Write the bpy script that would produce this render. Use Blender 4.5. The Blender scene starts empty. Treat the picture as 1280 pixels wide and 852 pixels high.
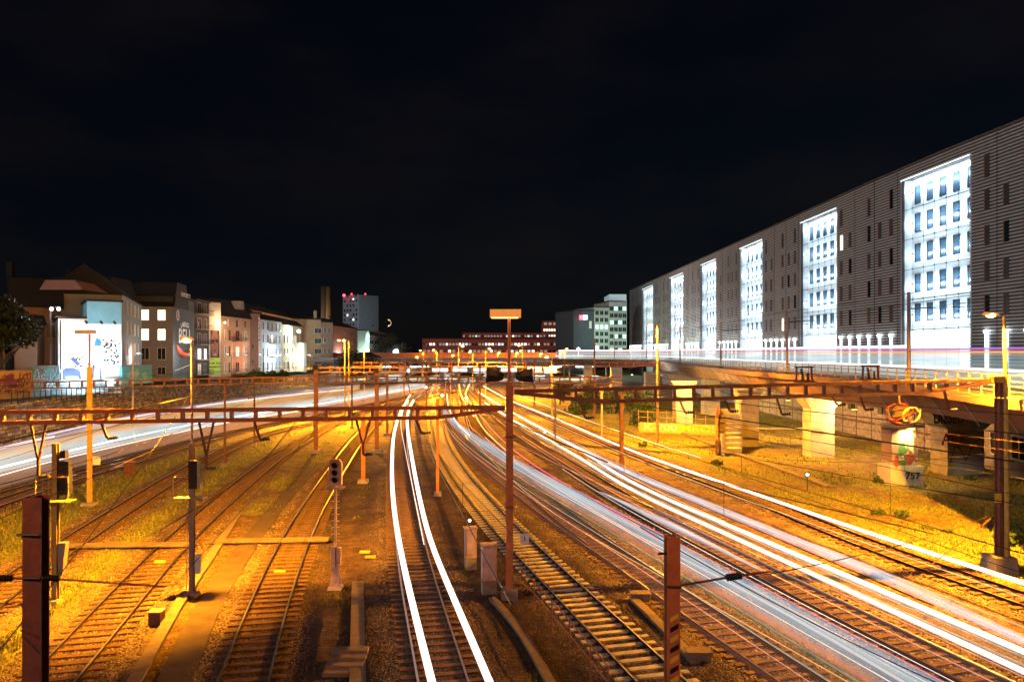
import bpy, math, random
import numpy as np
from mathutils import Vector, Matrix
random.seed(7); rng = np.random.default_rng(7)
R = math.radians
sc = bpy.context.scene
COL = sc.collection
F = 900.0; HC = 10.0; HOR = 440.0      # focal length in photo pixels, camera height, horizon row

# ---------------------------------------------------------------- camera
cam_d = bpy.data.cameras.new('camera'); cam = bpy.data.objects.new('camera', cam_d); COL.objects.link(cam)
cam.location = (0, 0, HC); cam.rotation_euler = (R(90), 0, 0)
cam_d.sensor_width = 36; cam_d.lens = 36 * F / 1280; cam_d.shift_y = 14 / 1280
cam_d.clip_start = 0.2; cam_d.clip_end = 6000
sc.camera = cam
# ---------------------------------------------------------------- world: night sky
w = bpy.data.worlds.new('World'); sc.world = w; w.use_nodes = True
nt = w.node_tree; nt.nodes.clear()
def wn(t, **k):
    n = nt.nodes.new(t)
    for a, b in k.items(): setattr(n, a, b)
    return n
wo = wn('ShaderNodeOutputWorld'); bg = wn('ShaderNodeBackground'); bg2 = wn('ShaderNodeBackground'); ad = wn('ShaderNodeAddShader')
sky = wn('ShaderNodeTexSky', sky_type='NISHITA', sun_disc=False)
sky.sun_elevation = R(12); sky.sun_rotation = R(216); sky.altitude = 300
bg.inputs[1].default_value = 0.0005
nt.links.new(sky.outputs[0], bg.inputs[0])
tc = wn('ShaderNodeTexCoord'); mp = wn('ShaderNodeMapping'); mp.inputs['Scale'].default_value = (2.2, 2.2, 6)
no = wn('ShaderNodeTexNoise'); no.inputs['Scale'].default_value = 1.6; no.inputs['Detail'].default_value = 6
cr = wn('ShaderNodeValToRGB'); e = cr.color_ramp.elements
e[0].position = .42; e[0].color = (.0003, .0006, .0022, 1); e[1].position = .85; e[1].color = (.0042, .0030, .0034, 1)
nt.links.new(tc.outputs['Generated'], mp.inputs[0]); nt.links.new(mp.outputs[0], no.inputs[0]); nt.links.new(no.outputs[0], cr.inputs[0])
nt.links.new(cr.outputs[0], bg2.inputs[0]); bg2.inputs[1].default_value = 1.0
nt.links.new(bg.outputs[0], ad.inputs[0]); nt.links.new(bg2.outputs[0], ad.inputs[1]); nt.links.new(ad.outputs[0], wo.inputs[0])
# very dim fill sun standing in for town glow, added to light the facade
sd = bpy.data.lights.new('fill_sun', 'SUN'); sd.energy = 0.50; sd.angle = R(6); sd.color = (.97, .98, 1.0)
so = bpy.data.objects.new('fill_sun', sd); COL.objects.link(so)
so.rotation_euler = Vector((0.85, 0.62, -0.42)).to_track_quat('-Z', 'Y').to_euler()
vs = sc.view_settings; vs.view_transform = 'Standard'; vs.look = 'None'; vs.exposure = 0.15; vs.gamma = 1; vs.use_curve_mapping = False
sc.cycles.use_denoising = True; sc.cycles.max_bounces = 5; sc.cycles.diffuse_bounces = 2; sc.cycles.glossy_bounces = 2
sc.cycles.transparent_max_bounces = 16; sc.cycles.sample_clamp_indirect = 3; sc.cycles.caustics_reflective = False; sc.cycles.caustics_refractive = False
sc.cycles.use_light_tree = True

# ---------------------------------------------------------------- pixel -> world
def G(px, py, z=0.0):
    Y = F * (HC - z) / (py - HOR); return Vector(((px - 640) * Y / F, Y, z))
def D(px, py, Y): return Vector(((px - 640) * Y / F, Y, HC + (HOR - py) * Y / F))
def DX(px, Y): return (px - 640) * Y / F
def ZY(py, Y): return HC + (HOR - py) * Y / F

# ---------------------------------------------------------------- materials
def lk(m, a, b): m.node_tree.links.new(a, b)
def mat(name, col, rough=.7, metal=0.0, var=.25, scale=3.0, bump=0.0, bscale=20, emis=None, es=0.0, spots=None):
    m = bpy.data.materials.new(name); m.use_nodes = True; n = m.node_tree.nodes; b = n['Principled BSDF']
    b.inputs['Roughness'].default_value = rough; b.inputs['Metallic'].default_value = metal
    t = n.new('ShaderNodeTexCoord')
    nz = n.new('ShaderNodeTexNoise'); nz.inputs['Scale'].default_value = scale; nz.inputs['Detail'].default_value = 8; nz.inputs['Roughness'].default_value = .65
    lk(m, t.outputs['Object'], nz.inputs[0])
    r = n.new('ShaderNodeValToRGB'); e = r.color_ramp.elements
    e[0].position = .3; e[1].position = .7
    c2 = spots if spots else tuple(c * (1 - var) for c in col)
    e[0].color = (*c2, 1); e[1].color = (*[min(1, c * (1 + var * .6)) for c in col], 1)
    lk(m, nz.outputs[0], r.inputs[0]); lk(m, r.outputs[0], b.inputs['Base Color'])
    if bump:
        n2 = n.new('ShaderNodeTexNoise'); n2.inputs['Scale'].default_value = bscale; n2.inputs['Detail'].default_value = 5
        lk(m, t.outputs['Object'], n2.inputs[0])
        bp = n.new('ShaderNodeBump'); bp.inputs['Strength'].default_value = bump; bp.inputs['Distance'].default_value = .05
        lk(m, n2.outputs[0], bp.inputs['Height']); lk(m, bp.outputs[0], b.inputs['Normal'])
    if emis:
        b.inputs['Emission Color'].default_value = (*emis, 1); b.inputs['Emission Strength'].default_value = es
    return m
def glow(name, col, s): return mat(name, (.6, .6, .6), var=0, emis=col, es=s)

def masonry(name, c1, c2, cm, bw, bh, rough=.85, off=.5):
    m = bpy.data.materials.new(name); m.use_nodes = True; n = m.node_tree.nodes; b = n['Principled BSDF']; b.inputs['Roughness'].default_value = rough
    t = n.new('ShaderNodeUVMap'); t.uv_map = 'UVMap'
    br = n.new('ShaderNodeTexBrick'); br.inputs['Scale'].default_value = 1; br.inputs['Brick Width'].default_value = bw; br.inputs['Row Height'].default_value = bh
    br.inputs['Mortar Size'].default_value = min(bw, bh) * .09; br.inputs['Mortar Smooth'].default_value = .4; br.offset = off
    br.inputs['Color1'].default_value = (*c1, 1); br.inputs['Color2'].default_value = (*c2, 1); br.inputs['Mortar'].default_value = (*cm, 1)
    nz = n.new('ShaderNodeTexNoise'); nz.inputs['Scale'].default_value = 2.2; nz.inputs['Detail'].default_value = 8
    ds = n.new('ShaderNodeMixRGB'); ds.blend_type = 'ADD'; ds.inputs[0].default_value = .12
    lk(m, t.outputs[0], nz.inputs[0]); lk(m, t.outputs[0], ds.inputs[1]); lk(m, nz.outputs['Color'], ds.inputs[2]); lk(m, ds.outputs[0], br.inputs[0])
    mx = n.new('ShaderNodeMixRGB'); mx.blend_type = 'MULTIPLY'; mx.inputs[0].default_value = .8
    rr = n.new('ShaderNodeValToRGB'); rr.color_ramp.elements[0].position = .3; rr.color_ramp.elements[0].color = (.35, .35, .35, 1); rr.color_ramp.elements[1].position = .7; rr.color_ramp.elements[1].color = (1.3, 1.3, 1.3, 1)
    lk(m, nz.outputs[0], rr.inputs[0]); lk(m, br.outputs[0], mx.inputs[1]); lk(m, rr.outputs[0], mx.inputs[2]); lk(m, mx.outputs[0], b.inputs['Base Color'])
    bp = n.new('ShaderNodeBump'); bp.inputs['Strength'].default_value = .8; bp.inputs['Distance'].default_value = .05; bp.invert = True
    lk(m, br.outputs['Fac'], bp.inputs['Height']); lk(m, bp.outputs[0], b.inputs['Normal'])
    return m

M = {}
M['rust'] = mat('rusty_steel', (.20, .085, .045), .75, .2, .5, 6, .3, 60)
M['railside'] = mat('rail_rust_shaded', (.035, .018, .012), .8, .3, .4, 8, .3, 60)  # rust blackened to carry the shadowed side of the rail
M['railtop'] = mat('rail_polished', (.42, .38, .35), .34, 1.0, .1, 10)
M['woodsl'] = mat('creosote_wood', (.125, .07, .038), .9, 0, .5, 5, .5, 30)
M['concsl'] = mat('pale_concrete_sleeper', (.52, .47, .36), .85, 0, .3, 5, .3, 40)
M['conc'] = mat('concrete', (.30, .27, .24), .85, 0, .35, 1.2, .35, 14)
M['concpale'] = mat('pale_concrete', (.46, .42, .37), .85, 0, .3, .8, .3, 9)
M['panelwall'] = mat('render_panels', (.38, .32, .28), .8, 0, .25, .5, .2, 6)
M['asph'] = mat('asphalt', (.055, .05, .047), .9, 0, .35, 1.5, .4, 30)
M['path'] = mat('worn_asphalt_path', (.085, .06, .038), .92, 0, .45, 1.1, .4, 25)
M['trough'] = mat('cable_trough_concrete', (.20, .15, .10), .9, 0, .35, 2.5, .35, 30)
M['brownpaint'] = mat('brown_painted_steel', (.26, .11, .075), .55, .1, .35, 4, .15, 40)
M['orangepaint'] = mat('orange_brown_steel', (.55, .19, .07), .55, .1, .3, 3, .15, 40)
M['yellowpost'] = mat('yellow_painted_steel', (.55, .38, .08), .6, 0, .3, 3, .1, 40)
M['greypaint'] = mat('grey_painted_metal', (.34, .27, .26), .55, .2, .25, 4, .1, 40)
M['cab'] = mat('grey_pink_cabinet', (.62, .47, .43), .6, 0, .3, 4, .15, 30, spots=(.48, .33, .28))
M['black'] = mat('black_plastic', (.015, .014, .014), .45, 0, .2)
M['darkmetal'] = mat('dark_metal', (.05, .05, .055), .5, .5, .2)
M['white'] = mat('white_paint', (.75, .75, .74), .6, 0, .1, 2)
M['yellow'] = mat('yellow_paint', (.75, .55, .05), .6, 0, .2, 4)
M['wire'] = mat('copper_wire', (.10, .06, .04), .4, .8, .2)
M['cable'] = mat('black_cable', (.02, .018, .016), .6, 0, .2)
M['stonewall'] = masonry('rough_stone_blocks', (.42, .37, .33), (.12, .095, .08), (.02, .017, .015), .95, .42)
M['slat'] = mat('facade_slat', (.58, .55, .53), .5, .2, .12, 1)
M['facade'] = mat('facade_backing', (.11, .10, .10), .7, 0, .2, 1)
M['winpane'] = mat('dark_glass', (.02, .025, .03), .12, 0, .2)
M['facpane'] = mat('facade_glass', (.075, .07, .07), .3, 0, .2)
M['winpaneblue'] = mat('blue_grey_glass', (.05, .09, .14), .2, 0, .2)
M['reveal'] = mat('copper_reveal', (.42, .16, .10), .5, .1, .2)
M['whiteslat'] = mat('white_slats', (.80, .82, .84), .55, 0, .05, 1)
M['litwarm'] = glow('lit_window_warm', (1, .82, .55), 2.2)
M['litwhite'] = glow('lit_window_white', (.93, .97, 1), 1.6)
M['litfloor'] = glow('facade_glow', (.82, .95, 1), 1.9)
M['litcool'] = glow('lit_window_cool', (.6, .95, .95), 1.1)
M['litdim'] = glow('dim_window', (1, .75, .5), .25)
M['sodium'] = glow('sodium_lamp', (1, .42, .07), 28)
M['sodiumfar'] = glow('sodium_lamp_far', (1, .40, .06), 14)
M['whitelamp'] = glow('white_lamp', (.85, .97, 1), 18)
M['redlamp'] = glow('red_beacon', (1, .02, .06), 9)
M['moon'] = glow('crescent_glow', (1, .62, .34), 1.6)
M['roof'] = mat('dark_roof', (.014, .012, .013), .85, 0, .3, 2)
M['roofpink'] = mat('clay_gable', (.42, .24, .20), .8, 0, .15, 1)
M['foliage'] = mat('leaf_green', (.06, .11, .025), .7, 0, .5, 3)
M['foliage2'] = mat('leaf_dark', (.018, .034, .012), .7, 0, .5, 3)
M['bark'] = mat('bark', (.09, .06, .04), .9, 0, .4, 6)
M['letter'] = mat('white_lettering', (.8, .8, .8), .6, 0, .05)
M['signal_lens'] = mat('dark_lens', (.02, .018, .02), .15, 0, .1)
M['shellglow'] = mat('luminaire_shell_glow', (.75, .36, .10), .5, 0, .1, 2, emis=(1, .34, .06), es=.55)  # housing glows by itself, standing in for lamp light falling on it

# ---------------------------------------------------------------- mesh builder
class MB:
    def __init__(s): s.v = []; s.f = []; s.m = []; s.uv = {}
    def quad(s, a, b, c, d, mi=0, uv=None):
        i = len(s.v); s.v += [tuple(a), tuple(b), tuple(c), tuple(d)]; s.f.append((i, i+1, i+2, i+3)); s.m.append(mi)
        if uv: s.uv[len(s.f)-1] = uv
        return s
    def poly(s, pts, mi=0):
        i = len(s.v); s.v += [tuple(p) for p in pts]; s.f.append(tuple(range(i, i+len(pts)))); s.m.append(mi); return s
    def hexa(s, p, mi=0):   # 8 points: bottom 4, top 4
        i = len(s.v); s.v += [tuple(q) for q in p]
        for f in ((3,2,1,0),(4,5,6,7),(0,1,5,4),(1,2,6,5),(2,3,7,6),(3,0,4,7)): s.f.append(tuple(i+k for k in f)); s.m.append(mi)
        return s
    def box(s, c, d, rz=0, mi=0, taper=1.0):
        x, y, z = d[0]/2, d[1]/2, d[2]/2; ca, sa = math.cos(rz), math.sin(rz); P = []
        for zz, t in ((-z, 1), (z, taper)):
            for xx, yy in ((-x,-y),(x,-y),(x,y),(-x,y)):
                P.append((c[0]+ca*xx*t-sa*yy*t, c[1]+sa*xx*t+ca*yy*t, c[2]+zz))
        return s.hexa(P, mi)
    def bar(s, p, q, w, h, mi=0, up=(0,0,1)):   # box from p to q
        p, q = Vector(p), Vector(q); d = (q-p).normalized(); u = Vector(up)
        if abs(d.dot(u)) > .99: u = Vector((0,1,0))
        a = d.cross(u).normalized()*w/2; b = a.cross(d).normalized()*h/2
        return s.hexa([p-a-b, p+a-b, q+a-b, q-a-b, p-a+b, p+a+b, q+a+b, q-a+b], mi)
    def tube(s, pts, r, n=8, mi=0, cap=True):
        pts = [Vector(p) for p in pts]; rs = r if isinstance(r, (list, tuple)) else [r]*len(pts); i0 = len(s.v); L = len(pts)
        pa = None
        for k, p in enumerate(pts):
            d = (pts[min(k+1, L-1)]-pts[max(k-1, 0)]).normalized()
            if pa is None:
                u = Vector((0,0,1)) if abs(d.z) < .9 else Vector((0,1,0)); a = d.cross(u).normalized()
            else: a = (pa - d*pa.dot(d)).normalized()
            pa = a; b = d.cross(a)
            for j in range(n):
                t = 2*math.pi*j/n; s.v.append(tuple(p+(a*math.cos(t)+b*math.sin(t))*rs[k]))
        for k in range(L-1):
            for j in range(n):
                j2 = (j+1) % n; s.f.append((i0+k*n+j, i0+k*n+j2, i0+(k+1)*n+j2, i0+(k+1)*n+j)); s.m.append(mi)
        if cap:
            s.f.append(tuple(i0+j for j in reversed(range(n)))); s.m.append(mi)
            s.f.append(tuple(i0+(L-1)*n+j for j in range(n))); s.m.append(mi)
        return s
    def sphere(s, c, r, n=10, m=6, mi=0, sz=1.0):
        pts = [Vector(c)+Vector((0,0,-r*sz*math.cos(math.pi*k/m))) for k in range(m+1)]
        return s.tube(pts, [max(.001, r*math.sin(math.pi*k/m)) for k in range(m+1)], n, mi)
    def build(s, name, m, parent=None, smooth=False, **tags):
        me = bpy.data.meshes.new(name); me.from_pydata(s.v, [], s.f); ms = m if isinstance(m, (list, tuple)) else [m]
        for q in ms: me.materials.append(M[q] if isinstance(q, str) else q)
        me.polygons.foreach_set('material_index', s.m)
        if smooth: me.polygons.foreach_set('use_smooth', [True]*len(s.f))
        if s.uv:
            ul = me.uv_layers.new(name='UVMap')
            for fi, uv in s.uv.items():
                for li, c in zip(me.polygons[fi].loop_indices, uv): ul.data[li].uv = c
        o = bpy.data.objects.new(name, me); COL.objects.link(o)
        if parent is not None:
            o.parent = parent
            if parent.type == 'EMPTY' or True: o.matrix_parent_inverse = parent.matrix_basis.inverted()
        tag(o, **tags); return o
def tag(o, label=None, cat=None, group=None, kind=None):
    if label: o['label'] = label
    if cat: o['category'] = cat
    if group: o['group'] = group
    if kind: o['kind'] = kind
    return o
def thing(name, label, cat, loc=(0,0,0), rz=0, group=None):
    o = bpy.data.objects.new(name, None); COL.objects.link(o); o.location = loc; o.rotation_euler = (0,0,rz); o.empty_display_size = .3
    return tag(o, label, cat, group)
def copy_tree(o, parent=None):
    c = o.copy(); COL.objects.link(c)
    if parent is not None: c.parent = parent
    for ch in list(o.children): copy_tree(ch, c)
    return c
def light(kind, loc, energy, col, radius=.15, direction=None, size=165, parent=None, name='lamp_light', shape=None):
    d = bpy.data.lights.new(name, kind); d.energy = energy; d.color = col
    if kind == 'AREA':
        d.shape = 'RECTANGLE'; d.size, d.size_y = shape
    else: d.shadow_soft_size = radius
    if kind == 'SPOT': d.spot_size = R(size); d.spot_blend = .5
    o = bpy.data.objects.new(name, d); COL.objects.link(o); o.location = loc
    if direction: o.rotation_euler = Vector(direction).to_track_quat('-Z', 'Y').to_euler()
    if parent is not None: o.parent = parent; o.matrix_parent_inverse = parent.matrix_basis.inverted()
    return o
def text(body, org, u, size, m, parent, name='lettering', squash=1.0, v=(0,0,1), extr=.01, shear=0, center=True, label=None):
    c = bpy.data.curves.new(name, 'FONT'); c.body = body; c.size = size; c.extrude = extr; c.align_x = 'CENTER' if center else 'LEFT'; c.align_y = 'CENTER'; c.shear = shear; c.offset = size*.012
    c.materials.append(M[m] if isinstance(m, str) else m)
    tmp = bpy.data.objects.new(name, c); me = bpy.data.meshes.new_from_object(tmp); me.materials.clear(); me.materials.append(M[m] if isinstance(m, str) else m); bpy.data.objects.remove(tmp); bpy.data.curves.remove(c)
    o = bpy.data.objects.new(name, me); COL.objects.link(o)
    u = Vector(u).normalized(); v = Vector(v).normalized(); n = u.cross(v)
    mw = Matrix(((u.x*squash, v.x, n.x, org[0]), (u.y*squash, v.y, n.y, org[1]), (u.z*squash, v.z, n.z, org[2]), (0,0,0,1)))
    o.parent = parent; o.matrix_parent_inverse = parent.matrix_basis.inverted(); o.matrix_basis = mw
    if label: o['label'] = label
    return o
class Plane:   # decals on a wall: u along, z up, n outwards
    def __init__(s, org, u, n): s.o = Vector(org); s.u = Vector(u).normalized(); s.n = Vector(n).normalized()
    def at(s, a, b, off=.01): return s.o + s.u*a + Vector((0,0,b)) + s.n*off
    def patch(s, mb, pts, off=.012, mi=0, t=.01):
        f = [s.at(a, b, off) for a, b in pts]; g = [s.at(a, b, off-t) for a, b in pts]; k = len(pts)
        mb.poly(f, mi)
        for i in range(k): mb.quad(g[i], g[(i+1) % k], f[(i+1) % k], f[i], mi)
    def stroke(s, mb, pts, wd, off=.014, mi=0):
        for (a, b), (c, d) in zip(pts[:-1], pts[1:]):
            dx, dy = c-a, d-b; L = math.hypot(dx, dy) or 1; ox, oy = -dy/L*wd/2, dx/L*wd/2; ex, ey = dx/L*wd*.3, dy/L*wd*.3
            s.patch(mb, [(a-ox-ex, b-oy-ey), (c-ox+ex, d-oy+ey), (c+ox+ex, d+oy+ey), (a+ox-ex, b+oy-ey)], off + random.random()*.004, mi)

# ---------------------------------------------------------------- paths
def smooth_path(pts, step):
    P = [np.array(p[:2], float) for p in pts]; P = [2*P[0]-P[1]] + P + [2*P[-1]-P[-2]]; out = []
    for i in range(1, len(P)-2):
        L = np.linalg.norm(P[i+1]-P[i]); n = max(4, int(L/.3))
        # centripetal Catmull-Rom
        t0 = 0; t1 = t0+np.linalg.norm(P[i]-P[i-1])**.5; t2 = t1+np.linalg.norm(P[i+1]-P[i])**.5; t3 = t2+np.linalg.norm(P[i+2]-P[i+1])**.5
        for t in np.linspace(t1, t2, n, endpoint=False):
            A1 = (t1-t)/(t1-t0)*P[i-1]+(t-t0)/(t1-t0)*P[i]; A2 = (t2-t)/(t2-t1)*P[i]+(t-t1)/(t2-t1)*P[i+1]; A3 = (t3-t)/(t3-t2)*P[i+1]+(t-t2)/(t3-t2)*P[i+2]
            B1 = (t2-t)/(t2-t0)*A1+(t-t0)/(t2-t0)*A2; B2 = (t3-t)/(t3-t1)*A2+(t-t1)/(t3-t1)*A3
            out.append((t2-t)/(t2-t1)*B1+(t-t1)/(t2-t1)*B2)
    out.append(P[-2]); out = np.array(out)
    for _ in range(12): out[1:-1] = .25*out[:-2]+.5*out[1:-1]+.25*out[2:]
    d = np.r_[0, np.cumsum(np.linalg.norm(np.diff(out, axis=0), axis=1))]; s = np.arange(0, d[-1], step)
    return np.c_[np.interp(s, d, out[:, 0]), np.interp(s, d, out[:, 1])]
def offset(P, o):     # to the right of travel when o > 0
    T = np.gradient(P, axis=0); T /= np.linalg.norm(T, axis=1)[:, None]; return P + np.c_[T[:, 1], -T[:, 0]]*o
def relax(P, it=200):
    P = P.copy()
    for _ in range(it): P[1:-1] = .25*P[:-2]+.5*P[1:-1]+.25*P[2:]
    return P
def path_px(px, z=0.0, step=1.0, near=None, far=None, it=60):
    P = [G(x, y, z) for x, y in px]; P.sort(key=lambda p: p.y)
    a = P[0]-P[1]; b = P[-1]-P[-2]
    if near is not None and P[0].y > near: P.insert(0, P[0]+a*((P[0].y-near)/abs(a.y)))
    if far is not None and P[-1].y < far: P.append(P[-1]+b*((far-P[-1].y)/abs(b.y)))
    return relax(smooth_path(P, step), it)
TR = {   # one traced rail per track: side of the rail, pixels
 'outer':  (None, [(0,590),(59,572),(131,549),(280,519),(391,500),(513,480)]),
 'band':   (None, [(-40,622),(113,580),(280,541),(391,520),(513,494)]),
 'west':   ('L', [(0,622),(84,595),(164,574),(235,553),(315,533),(391,516),(450,506),(515,494)]),
 'grassw': ('R', [(0,757),(56,712),(83,695),(131,660),(169,635),(230,595),(260,578),(316,550),(358,537),(405,527),(470,512),(520,501)]),
 'mast':   ('R', [(92,852),(140,795),(196,725),(255,660),(302,616),(354,571),(391,547),(438,522),(480,508),(526,496)]),
 'signal': ('R', [(335,852),(359,755),(393,660),(415,616),(451,555),(469,532),(490,513),(522,496)]),
 'trail':  ('L', [(523,852),(499,716),(493,650),(490,590),(492,550),(498,520),(507,503),(520,490)]),
 'pale':   ('L', [(797,852),(720,770),(642,689),(590,630),(550,570),(538,525),(536,502),(540,488)]),
 'train':  ('L', [(976,852),(854,766),(780,713),(731,680),(698,658),(633,609),(585,568),(560,535),(554,510),(556,490)]),
 'branch': ('L', [(736,680),(684,640),(630,588),(597,550),(584,520),(578,500),(572,488)]),
 'east':   (None, [(1279,872),(1020,746),(952,711),(800,633),(720,585),(640,534),(608,505),(590,488)]),
 'field':  ('L', [(1279,755),(1128,702),(1020,660),(933,622),(824,581),(752,552),(689,525),(645,505),(612,488)]),
}
TRACKS = {}
for k, (side, px) in TR.items():
    near = None if k == 'branch' else 9
    P = path_px(px, 0, .6, near, 250)
    TRACKS[k] = offset(P, {'L': .75, 'R': -.75, None: 0}[side]) if side else P
allc = np.concatenate([P[::2] for P in TRACKS.values()])
def track_dist(x, y):
    out = np.full(x.shape, 1e9)
    for P in TRACKS.values():
        Q = P[::2]
        for q0 in range(0, len(Q), 64):
            q = Q[q0:q0+64]
            dd = np.sqrt(((x[..., None]-q[:, 0])**2+(y[..., None]-q[:, 1])**2).min(-1)); out = np.minimum(out, dd)
    return out
def xof(k, y):
    P = TRACKS[k]; i = np.argsort(P[:, 1]); return np.interp(y, P[i, 1], P[i, 0])
def vnoise(x, y, s, seed=0):
    v = 0
    for i in range(4):
        a = (seed*1.7+i*2.4); f = s*(1.9**i); v = v + np.sin(x*f*math.cos(a)+y*f*math.sin(a)+a*5+1.7*np.sin(x*f*.6*math.sin(a)-y*f*.7*math.cos(a)+a)) / (1.5**i)
    return v/2.2

# ---------------------------------------------------------------- ground sheet
GZ = -.17
xs = np.unique(np.concatenate([np.linspace(-3000,-90,8), np.linspace(-90,-40,26), np.arange(-40,48,.4), np.linspace(48,90,22), np.linspace(90,3000,8)]))
ys = np.unique(np.concatenate([np.array([-40,-10,4]), 8*1.0085**np.arange(0, 410), np.linspace(300,5000,12)]))
XX, YY = np.meshgrid(xs, ys)
near = (YY < 300) & (XX > -85) & (XX < 85)
TD = np.full(XX.shape, 50.0); TD[near] = track_dist(XX[near], YY[near])
def grass_w(x, y, td):
    n = vnoise(x, y, .55, 1)*.5 + vnoise(x, y, 2.1, 4)*.35
    xw, xg, xm, xs_, xt, xp = (xof(k, y) for k in ('west','grassw','mast','signal','trail','pale'))
    xf = xof('field', y)
    base = np.zeros_like(x)
    base = np.where((x > xw) & (x < xg), 1.45, base)
    base = np.where((x > xg) & (x < xm), 1.2, base)
    base = np.where((x > xm) & (x < xs_), np.where(y > 45, .75, .1), base)
    base = np.where((x > xs_) & (x < xt), .42, base)
    base = np.where((x > xt) & (x < xp), .30, base)
    base = np.where((x > xof('east', y)) & (x < xf), np.where(y > 60, .6, -.2), base)
    base = np.where(x > xf, .86, base)
    base = np.where(x < xof('outer', y)-2, .8, base)
    base = np.where(y > 160, base*.5, base)
    k = np.clip((td-1.55)/.9, 0, 1)
    return np.clip((base + n*.75 - .45)*1.4, 0, 1)*k
GW = np.zeros_like(XX); GW[near] = grass_w(XX[near], YY[near], TD[near]); GW[~near] = .5
def ground_z(x, y, td):
    z = GZ + np.clip((td-2.0), 0, 3)*-.02 + vnoise(x, y, .9, 3)*.035*np.clip(td-1.2, 0, 1)
    z = z + np.clip((x-33)/7, 0, 1)*.35*((y > 40) & (y < 220))
    return z
ZZ = ground_z(XX, YY, TD)
gm = bpy.data.meshes.new('ground'); ny, nx = XX.shape
idx = np.arange(ny*nx).reshape(ny, nx); fa = np.stack([idx[:-1,:-1], idx[:-1,1:], idx[1:,1:], idx[1:,:-1]], -1).reshape(-1, 4)
gm.from_pydata(np.stack([XX, YY, ZZ], -1).reshape(-1, 3).tolist(), [], fa.tolist())
gm.polygons.foreach_set('use_smooth', [True]*len(fa))
at_ = gm.attributes.new('grass', 'FLOAT', 'POINT'); at_.data.foreach_set('value', GW.ravel().astype('f'))
BAL = np.clip(1-(TD-1.9)/.8, 0, 1); at2 = gm.attributes.new('ballast', 'FLOAT', 'POINT'); at2.data.foreach_set('value', BAL.ravel().astype('f'))
def centre_dim(x, y):     # weak light on the centre tracks put into the ground colour as darkening
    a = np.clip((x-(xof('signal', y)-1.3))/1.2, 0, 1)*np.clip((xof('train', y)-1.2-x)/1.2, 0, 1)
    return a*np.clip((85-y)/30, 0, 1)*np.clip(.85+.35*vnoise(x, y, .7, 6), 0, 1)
DK = np.zeros_like(XX); DK[near] = centre_dim(XX[near], YY[near]); at3 = gm.attributes.new('centre_dim', 'FLOAT', 'POINT'); at3.data.foreach_set('value', DK.ravel().astype('f'))
def ground_mat():
    m = bpy.data.materials.new('yard_ground'); m.use_nodes = True; n = m.node_tree.nodes; b = n['Principled BSDF']; b.inputs['Roughness'].default_value = .92
    t = n.new('ShaderNodeTexCoord')
    def noise(s, d=6):
        q = n.new('ShaderNodeTexNoise'); q.inputs['Scale'].default_value = s; q.inputs['Detail'].default_value = d; lk(m, t.outputs['Object'], q.inputs[0]); return q
    def ramp(src, a, ca, b_, cb):
        r = n.new('ShaderNodeValToRGB'); e = r.color_ramp.elements; e[0].position = a; e[0].color = (*ca, 1); e[1].position = b_; e[1].color = (*cb, 1); lk(m, src, r.inputs[0]); return r
    def mix(f, a, c, bt='MIX'):
        x = n.new('ShaderNodeMixRGB'); x.blend_type = bt
        if isinstance(f, float): x.inputs[0].default_value = f
        else: lk(m, f, x.inputs[0])
        lk(m, a, x.inputs[1]); lk(m, c, x.inputs[2]); return x
    vo = n.new('ShaderNodeTexVoronoi'); vo.inputs['Scale'].default_value = 13; lk(m, t.outputs['Object'], vo.inputs[0])
    sep = n.new('ShaderNodeSeparateColor'); lk(m, vo.outputs['Color'], sep.inputs[0])
    stone = ramp(sep.outputs[0], 0, (.04, .027, .018), 1, (.30, .22, .15))
    big = noise(.7); stone2 = mix(.75, stone.outputs[0], ramp(big.outputs[0], .38, (.30, .25, .2), .62, (1.2, 1.1, 1.0)).outputs[0], 'MULTIPLY')
    dirt = ramp(noise(2.5, 9).outputs[0], .38, (.055, .028, .012), .66, (.26, .15, .07))
    grass = ramp(noise(4.5, 9).outputs[0], .34, (.045, .085, .010), .68, (.34, .33, .05))
    ag = n.new('ShaderNodeAttribute'); ag.attribute_name = 'grass'; ab = n.new('ShaderNodeAttribute'); ab.attribute_name = 'ballast'
    s1 = mix(ab.outputs['Fac'], mix(.25, dirt.outputs[0], stone2.outputs[0]).outputs[0], stone2.outputs[0])
    s2 = mix(ag.outputs['Fac'], s1.outputs[0], grass.outputs[0])
    ast = n.new('ShaderNodeAttribute'); ast.attribute_name = 'centre_dim'; dk_ = n.new('ShaderNodeMixRGB'); dk_.inputs[2].default_value = (.30, .22, .20, 1); dk_.blend_type = 'MULTIPLY'; lk(m, ast.outputs['Fac'], dk_.inputs[0]); lk(m, s2.outputs[0], dk_.inputs[1])
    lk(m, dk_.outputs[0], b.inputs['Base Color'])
    bp = n.new('ShaderNodeBump'); bp.inputs['Strength'].default_value = .9; bp.inputs['Distance'].default_value = .06
    md = n.new('ShaderNodeMath'); md.operation = 'MULTIPLY_ADD'; md.inputs[1].default_value = -1.4; lk(m, vo.outputs['Distance'], md.inputs[0]); lk(m, noise(9, 8).outputs[0], md.inputs[2])
    lk(m, md.outputs[0], bp.inputs['Height']); lk(m, bp.outputs[0], b.inputs['Normal'])
    return m
gm.materials.append(ground_mat()); go = bpy.data.objects.new('ground', gm); COL.objects.link(go); tag(go, 'gravel and grass ground of the railway yard', kind='structure')

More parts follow.
